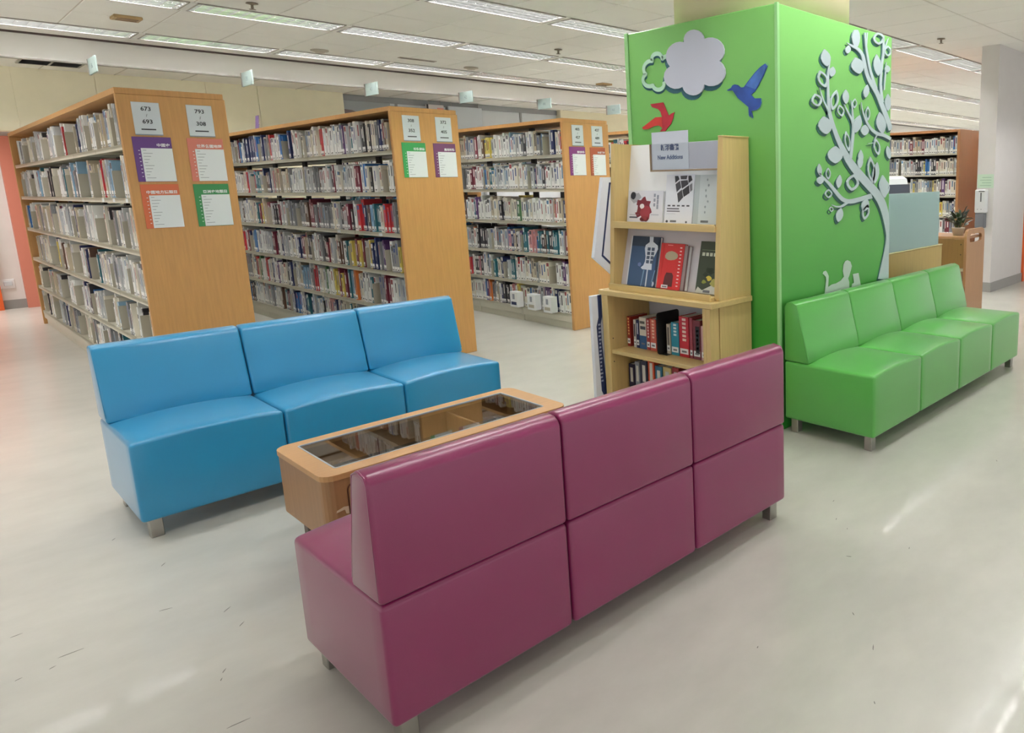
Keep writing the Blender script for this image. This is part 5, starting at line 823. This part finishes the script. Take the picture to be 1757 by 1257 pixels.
pt = [('photo', q_, c_, 1) for q_, c_ in [([(.30, .97), (.42, .97), (.47, .90), (.33, .83)], (60, 60, 66)), ([(.50, .97), (.75, .975), (.72, .90), (.52, .90)], (80, 80, 86)), ([(.78, .97), (.88, .97), (.93, .88), (.80, .82)], (48, 48, 54)), ([(.34, .80), (.49, .87), (.55, .73), (.40, .64)], (70, 72, 80)), ([(.52, .87), (.76, .88), (.80, .80), (.58, .71)], (58, 58, 66)), ([(.60, .68), (.82, .78), (.86, .62), (.66, .54)], (52, 52, 58)), ([(.42, .61), (.58, .69), (.64, .53), (.48, .42)], (66, 66, 72)), ([(.84, .78), (.93, .82), (.95, .68), (.88, .64)], (120, 120, 126))]]
pt += [('title_mark', rc(.1 + k * .17, .2 + k * .17, .345, .375), (70, 72, 80), 1) for k in range(5)] + [('title_line', rc(.08, .52, .285, .31), (90, 92, 100), 1), ('title_line', rc(.08, .55, .235, .258), (110, 112, 120), 1), ('rule', rc(.07, .4, .19, .195), (170, 172, 180), 1), ('shelf_label', rc(.22, .44, .02, .06), (96, 100, 106), 1), ('emblem', blob(.1, .035, .05, .03, 8, .2, 9), (60, 62, 70), 1), ('emblem', blob(.8, .03, .04, .025, 8, .2, 10), (70, 72, 80), 1)]
lean_book('display_book', 3.305, 3.06, .305, zt1, 3.189, s1, .02, (226, 230, 238), 'white book with a tilted grid of dark photographs, centre of the upper display shelf', pt)
pt = [('script_mark', blob(.5 + .06 * math.sin(k * 2), .9 - .11 * k, .04, .035, 8, .4, 20 + k), (140, 152, 156), 1) for k in range(7)] + [('shelf_label', rc(.32, .62, .03, .075), (92, 98, 100), 1), ('edge_strip', rc(0, .2, 0, 1), (176, 188, 190), 1)]  # includes a darker strip down the left edge of the cover
lean_book('display_book', 3.045, 2.835, .298, zt1, 3.189, s1, .03, (198, 208, 210), 'pale grey-green book with faint script, right end of the upper display shelf', pt)
NV = (58, 86, 120)
fig = [(.62, 1.0), (.75, 1.0), (.76, .9), (.93, .83), (.95, .76), (.86, .62), (.8, .5), (.82, .34), (.5, .34), (.44, .37), (.52, .42), (.56, .5), (.56, .6), (.5, .76), (.52, .83), (.64, .89)]
pt = [('top_band', rc(0, 1, .8, 1), (40, 56, 76), 0), ('dress_form', fig, (216, 222, 230), 1), ('stand_pole', rc(.66, .7, 0, .34), (216, 222, 230), 1)] + [('title_glyph', rc(.6 + .14 * b_, .7 + .14 * b_, .72 - .085 * k, .785 - .085 * k), (70, 84, 104), 2) for k in range(4) for b_ in (0, 1)] + [('bird_print', blob(.38, .43, .07, .05, 10, .3, 31), (108, 124, 172), 1), ('hand_print', blob(.92, .07, .04, .06, 10, .3, 32), (196, 206, 220), 1), ('sleeve_line', [(.5, .0), (.53, 0), (.58, .33), (.54, .33)], (128, 160, 188), 1), ('sleeve_line', [(.86, .1), (.88, .1), (.95, .34), (.92, .34)], (128, 160, 188), 1), ('spine_strip', rc(0, .03, 0, 1), (224, 230, 238), 1), ('edge_band', rc(.93, 1, 0, .95), (34, 46, 66), 0)]
lean_book('display_book', 3.61, 3.335, .328, zt2, 3.115, s2, .022, NV, 'dark blue book with a white dress form on its cover, lower display shelf', pt)
pt = [('stone_print', blob(.48, .73, .3, .11, 12, .15, 41), (176, 164, 136), 1), ('door_print', [(.26, .06), (.66, .06), (.66, .3), (.6, .36), (.36, .36), (.3, .28)], (84, 24, 26), 1), ('shelf_label', rc(.2, .48, .02, .09), (226, 226, 230), 2), ('label_bar', rc(.24, .44, .04, .065), (110, 110, 120), 3)] + [('title_dot', rc(.82, .9, .9 - .075 * k, .925 - .075 * k), (238, 214, 208), 1) for k in range(12)] + [('trim_line', rc(.28, .5, .95, .965), (240, 150, 140), 1), ('side_band', rc(0, .14, 0, 1), (198, 44, 42), 1)]
lean_book('display_book', 3.318, 3.11, .293, zt2, 3.115, s2, .024, (206, 46, 46), 'bright red book with a dark doorway on its cover, lower display shelf', pt)
lean_book('display_book', 3.1, 3.062, .283, zt2, 3.115, s2, .03, (150, 132, 130), 'thin greyish brown book leaning beside the red one, lower display shelf', [('edge_band', rc(.7, 1, 0, 1), (92, 66, 66), 1)])
pt = [('title_glyph', rc(.12 + .17 * k, .24 + .17 * k, .72, .785), (206, 212, 190), 1) for k in range(5)] + [('rule', rc(.1, .95, .83, .838), (130, 146, 110), 1)] + [('leaf_print', blob(.5 + .14 * math.sin(k * 2.1), .42 + .05 * math.cos(k * 1.7), .16, .05, 9, .5, 50 + k), (36, 48, 30), 1) for k in range(5)] + [('flower_print', blob(.55, .3, .16, .06, 11, .5, 61), (206, 186, 70), 2), ('flower_print', blob(.78, .22, .2, .1, 11, .4, 62), (176, 170, 90), 2), ('flower_print', blob(.35, .22, .14, .05, 11, .5, 63), (132, 140, 60), 2), ('pale_print', [(0, 0), (1, 0), (1, .13), (.7, .17), (.3, .06), (.1, .12), (0, .02)], (204, 206, 196), 2), ('shelf_label', rc(.35, .65, .02, .07), (110, 112, 116), 3)]
lean_book('display_book', 2.975, 2.79, .318, zt2, 3.115, s2, .025, (56, 66, 48), 'dark olive book with yellow flowers on its cover, right end of the lower display shelf', pt)
# upright books inside the cabinet
def up_book(y0, y1, h, z, rgb, label, parts=(), x=3.12, d=.16):
    t = thing('reading_book', (x, (y0 + y1) / 2, z), label, 'book', 'books inside the display stand'); w = (y0 - y1) / 2; m = flat(rgb, .45)
    MB().cbox(0, .004, -w, w, 0, h, .001).box(.004, d, -w, -w + .003, 0, h).box(.004, d, w - .003, w, 0, h).build('cover', m, t)
    MB().box(.004, d - .004, -w + .003, w - .003, .003, h - .004).build('pages', M_paper, t)
    MB().box(-.001, 0, -w * .85, w * .85, .02, .055).build('shelf_label', M_white, t)
    MB().box(-.0014, -.001, -w * .5, w * .5, .03, .042).build('label_code', mat('label_ink', (120, 120, 126), .5), t)
    for (a, b_, c_, d_), c in parts: MB().box(-.0012, 0, w * a, w * b_, h * c_, h * d_).build('title', flat(c, .5), t)
    return t
ZA = .4458
GL = lambda c, n=6: [((-.45, .3, .9 - .1 * k, .96 - .1 * k), c) for k in range(n)]
up_book(3.652, 3.622, .205, ZA, (150, 44, 36), 'brick red book at the left end of the upper cabinet shelf', GL((226, 190, 120)))
up_book(3.588, 3.565, .19, ZA, (206, 202, 194), 'thin white book third from the left on the upper cabinet shelf', [((-.5, .5, .4, .85), (70, 60, 70))])
up_book(3.56, 3.533, .19, ZA, (36, 44, 84), 'navy book beside the thin white one on the upper cabinet shelf', [((-.4, .4, .5, .9), (190, 196, 210))])
up_book(3.528, 3.462, .215, ZA, (212, 206, 190), 'book with a white upper half and blue lower half, upper cabinet shelf', [((-1, 1, .0, .42), (52, 96, 140)), ((-.8, .7, .62, .72), (70, 74, 84)), ((-.6, .8, .8, .88), (96, 92, 84))])
up_book(3.458, 3.428, .21, ZA, (172, 58, 56), 'dark red book right of the blue and white one, upper cabinet shelf', GL((230, 210, 200)))
up_book(3.424, 3.368, .215, ZA, (206, 98, 78), 'salmon red thick book in the middle of the upper cabinet shelf', GL((236, 190, 160)))
up_book(3.352, 3.322, .185, ZA, (196, 66, 60), 'small red book left of the black bookend, upper cabinet shelf', [((-.4, .4, .5, .9), (230, 180, 160))])
t = thing('bookend', (3.06, 3.29, ZA), 'tall black rounded bookend on the upper cabinet shelf', 'bookend')
MB().prism(rrect(0, .2, .0, .275, .02), (0, 0, 0), X, Z, (0, .006, 0)).build('plate', M_black, t); MB().box(.02, .18, -.06, 0, .0, .002).build('foot', M_black, t)
up_book(3.268, 3.236, .195, ZA + .002, (206, 196, 176), 'thin cream book right of the black bookend, upper cabinet shelf', [((-.5, .5, .3, .9), (120, 110, 100))])
up_book(3.226, 3.158, .215, ZA, (52, 146, 168), 'teal blue book on the upper cabinet shelf', GL((226, 240, 240), 4))
up_book(3.152, 3.068, .262, ZA, (196, 44, 56), 'tall bright red book on the upper cabinet shelf', GL((240, 214, 200)))
up_book(3.06, 3.036, .262, ZA, (160, 70, 82), 'thin tall dull pink book, upper cabinet shelf', [])
up_book(3.03, 2.968, .25, ZA, (128, 56, 66), 'maroon book with a black spine panel, upper cabinet shelf', [((-.8, .3, .15, .85), (40, 38, 44))] + [((-.5, .05, .7 - .11 * k, .76 - .11 * k), (200, 196, 200)) for k in range(5)])
up_book(2.962, 2.905, .22, ZA, (206, 166, 168), 'pale pink book at the right end of the upper cabinet shelf', [])
ZB = .0708
for y0, y1, h, c, lb in ((3.655, 3.6, .25, (38, 36, 66), 'dark navy book at the left end of the lower cabinet shelf'), (3.59, 3.545, .275, (140, 146, 160), 'grey book second on the lower cabinet shelf'), (3.535, 3.47, .29, (44, 48, 74), 'navy and white book third on the lower cabinet shelf'), (3.46, 3.4, .32, (206, 82, 48), 'orange red book on the lower cabinet shelf'), (3.39, 3.325, .275, (44, 110, 140), 'teal book on the lower cabinet shelf'), (3.315, 3.24, .28, (206, 186, 120), 'yellow book on the lower cabinet shelf'), (3.23, 3.17, .29, (150, 40, 44), 'red book near the right on the lower cabinet shelf'), (3.16, 3.1, .27, (90, 60, 110), 'purple book at the right of the lower cabinet shelf')):
    up_book(y0, y1, h, ZB, c, lb, [((-.5, .4, .5, .9), (216, 214, 206))])
# boards at the far side of the display stand
t = thing('notice_board', (0, 3.724, 0), 'white angular notice board with a navy border on the far side of the display stand', 'notice board')
hexo = [(3.035, 1.584), (3.35, 1.584), (3.35, .80), (3.26, .78), (3.03, .98), (2.93, 1.065)]; hx = sum(p[0] for p in hexo) / 6; hz = sum(p[1] for p in hexo) / 6
MB().prism(hexo, (0, 0, 0), X, Z, (0, .03, 0)).build('board', mat('board_white', (226, 230, 236), .45), t)
i1 = [(3.085, 1.55), (3.33, 1.55), (3.33, .85), (3.27, .83), (3.068, 1.0), (2.992, 1.07)]; i2 = [(3.097, 1.538), (3.318, 1.538), (3.318, .868), (3.272, .85), (3.073, 1.016), (3.006, 1.076)]
MB().ring(i1, i2, (0, -.0012, 0), X, Z, (0, .0012, 0)).build('navy_border', M_navy, t)
t = thing('floor_poster', (0, 3.745, 0), 'navy and white standing poster board leaning beside the display stand', 'poster')
MB().cbox(2.905, 3.33, 0, .03, .002, .81, .003).build('board', mat('board_white', (226, 230, 236), .45), t)
MB().prism([(2.955, .81), (2.985, .81), (2.985, .66), (2.972, .62), (2.972, .5), (3.0, .1), (3.0, .05), (2.95, .15), (2.935, .6), (2.955, .66)], (0, -.001, 0), X, Z, (0, .001, 0)).build('navy_band', M_navy, t)
lt = MB(); rnd = random.Random(5)
for k in range(16):
    z_ = .62 - k * .026; lt.box(2.945 + rnd.random() * .006, 2.962 + rnd.random() * .008, -.0018, -.001, z_ - .016, z_ - .004)
lt.build('printed_line', mat('poster_line', (170, 176, 196), .5), t)

# ------------------------------------------------------------------ service counter, trolley, plant
t = thing('service_counter', (4.8, 2.76, 0), 'wooden service counter front with a frosted glass screen, right of the mural column', 'counter')
MB().cbox(0, 1.37, 0, .03, .002, .937, .003).build('front_panel', wood('counter_maple', (176, 150, 84), .08), t)
MB().cbox(0, 1.375, -.004, .034, .937, .944, .002).build('top_edge', mat('edge_pale', (206, 196, 150), .5), t)
MB().cbox(.02, 1.31, .01, .02, .944, 1.424, .002).build('glass_screen', M_frost, t)
MB().cbox(0, 1.37, .032, .7, .72, .75, .003).build('worktop', wood('counter_maple', (176, 150, 84), .08), t)
MB().cbox(1.34, 1.37, .032, .7, .002, .72, .003).build('end_panel', wood('counter_maple', (176, 150, 84), .08), t); MB().cbox(0.02, .05, .032, .7, .002, .72, .003).build('end_panel', wood('counter_maple', (176, 150, 84), .08), t)
t = thing('desk_monitor', (5.86, 3.12, .75), 'dark desk monitor with a white top, half hidden behind the mural column', 'monitor')
MB().cbox(-.12, .12, -.08, .08, 0, .015, .003).build('base', M_black, t); MB().cbox(-.03, .03, -.015, .015, .015, .5, .003).build('stem', M_black, t)
MB().prism([(-.06, .48), (.06, .42), (.08, .74), (-.05, .74)], (-.25, 0, 0), Y, Z, (.5, 0, 0)).build('housing', mat('monitor_slate', (58, 64, 76), .5), t)
MB().prism([(-.05, .741), (.08, .741), (.06, .80), (.0, .815), (-.04, .79)], (-.25, 0, 0), Y, Z, (.46, 0, 0)).build('top_cover', M_white, t)
t = thing('book_trolley', (6.72, 2.75, 0), 'wooden book trolley with a handle slot in its end panel, behind the green sofa', 'trolley')
tw_, tl_ = .46, .8; M_tr = wood('trolley_beech', (166, 124, 86), .08)
def tr_end(nm, y):
    outer = [(0, .09), (tw_, .09), (tw_, .96), (tw_ - .005, 1.0), (tw_ - .03, 1.03), (tw_ - .07, 1.04), (.09, 1.04), (.04, 1.03), (.01, 1.0), (0, .95)]
    inner = [(.13, .905), (.36, .905), (.4, .92), (.41, .945), (.4, .975), (.37, .99), (.13, .99), (.1, .98), (.085, .95), (.1, .915)]
    cy_ = .94
    m = MB(); 
    # ring needs matching counts: both have ten points
    o_ = [(0, .09), (tw_, .09), (tw_, .93), (tw_, .97), (tw_ - .02, 1.02), (tw_ - .06, 1.04), (.07, 1.04), (.02, 1.02), (0, .97), (0, .93)]
    i_ = [(.12, .905), (.34, .905), (.375, .915), (.39, .945), (.38, .975), (.35, .99), (.11, .99), (.08, .975), (.07, .945), (.085, .915)]
    m.ring(o_, i_, (0, y, 0), X, Z, (0, .028, 0)); return m.build(nm, M_tr, t)
tr_end('end_panel', 0); tr_end('end_panel', tl_ - .028)
MB().cbox(.012, tw_ - .012, .029, tl_ - .029, .94, .965, .003).build('top_board', M_tr, t)
MB().cbox(.005, .027, .029, tl_ - .029, .655, .94, .002).build('side_board', wood('trolley_side', (136, 104, 58), .08), t)
for k_ in (.5, .25): MB().tube([(.004, .06, .69 + k_ * .4), (.0055, .06, .69 + k_ * .4)], .006, 8).build('screw_cap', M_black, t)
for z_ in (.62, .33): MB().cbox(.012, tw_ - .012, .029, tl_ - .029, z_, z_ + .025, .002).build('shelf', mat('trolley_shelf', (206, 196, 170), .5), t)
MB().cbox(0.01, tw_ - .01, .0, tl_, .09, .115, .002).build('base_board', M_tr, t) if False else MB().cbox(.012, tw_ - .012, .029, tl_ - .029, .1, .125, .002).build('base_board', M_tr, t)
for xa in (.06, tw_ - .06):
    for ya in (.06, tl_ - .06):
        c_ = MB(); c_.tube([(xa - .012, ya, .035), (xa + .012, ya, .035)], .035, 14); c_.box(xa - .018, xa + .018, ya - .012, ya + .012, .035, .1); c_.build('caster', M_black, t)
t = thing('potted_plant', (6.93, 2.93, .9655), 'small dark green bushy plant standing on the book trolley', 'plant')
MB().lathe([(.05, 0), (.065, .07), (.07, .075), (.06, .078)], 18).build('pot', mat('pot_white', (200, 192, 176), .5), t)
MB().lathe([(.058, .06), (.05, .066)], 14).build('soil', mat('soil', (60, 46, 36), .9), t)
lm_ = MB(); lm_.v = [(0, -.012, 0), (.03, 0, .004), (0, .012, 0), (.035, -.022, .02), (.035, .022, .02), (.075, -.014, .03), (.075, .014, .03), (.1, 0, .022), (.04, 0, .012), (.075, 0, .022)]
for f in ((0, 3, 8), (0, 8, 2), (2, 8, 4), (3, 5, 9, 8), (8, 9, 6, 4), (5, 7, 9), (9, 7, 6)): lm_.face(list(f), None, 0, True)
leaf_mes = [lm_.mesh('leaf', mat('leaf_%d' % k, c, .4)) for k, c in enumerate(((24, 44, 24), (34, 58, 30), (70, 100, 56)))]
rnd = random.Random(3); stem = MB()
for k in range(44):
    a = rnd.uniform(0, 2 * PI); el = rnd.uniform(.1, 1.3); hh = rnd.uniform(.03, .15); rr_ = rnd.uniform(.01, .085)
    px_, py_ = rr_ * math.cos(a), rr_ * math.sin(a)
    if k % 2 == 0: stem.tube([(px_ * .2, py_ * .2, .06), (px_ * .7, py_ * .7, .06 + hh * .6), (px_, py_, .065 + hh)], .0025, 5)
    o = inst('leaf', leaf_mes[0 if k % 5 else (2 if k % 10 else 1)], t, (px_, py_, .065 + hh)); o.rotation_euler = (rnd.uniform(-.4, .4), -el + .3, a + rnd.uniform(-.5, .5)); s_ = rnd.uniform(.6, 1.1); o.scale = (s_, s_, s_)
stem.build('stem', mat('stem_green', (70, 92, 52), .5), t)

# ------------------------------------------------------------------ on the white pillar
t = thing('soap_dispenser', (9.4, 3.645, .9), 'white and grey hand sanitiser dispenser on the white pillar', 'dispenser')
MB().cbox(-.1, 0, -.075, .075, .17, .48, .012).build('body', mat('dispenser_white', (214, 216, 218), .35), t)
MB().box(-.104, -.1, -.02, -.004, .32, .44).build('level_window', mat('window_grey', (70, 72, 76), .4), t)
MB().box(-.103, -.1, -.06, .02, .45, .465).build('mark', mat('mark_grey', (110, 112, 116), .5), t)
for k in (-.02, .03): MB().tube([(-.1, k, .22), (-.103, k, .22)], .006, 8).build('button', mat('mark_grey', (110, 112, 116), .5), t)
MB().cbox(-.085, 0, -.06, .07, -.03, .17, .01).build('drip_tray', mat('tray_grey', (104, 106, 112), .45), t)
t = thing('paper_notice', (9.4, 3.618, 1.4), 'pale green paper notice above the dispenser on the white pillar', 'notice')
MB().box(-.003, 0, -.11, .11, 0, .18).build('sheet', mat('notice_green', (196, 218, 196), .55), t)
ln = MB()
for k in range(4): ln.box(-.0038, -.003, -.08, .075 - (k % 2) * .03, .03 + k * .035, .036 + k * .035)
ln.build('printed_line', mat('notice_ink', (132, 168, 142), .6), t)
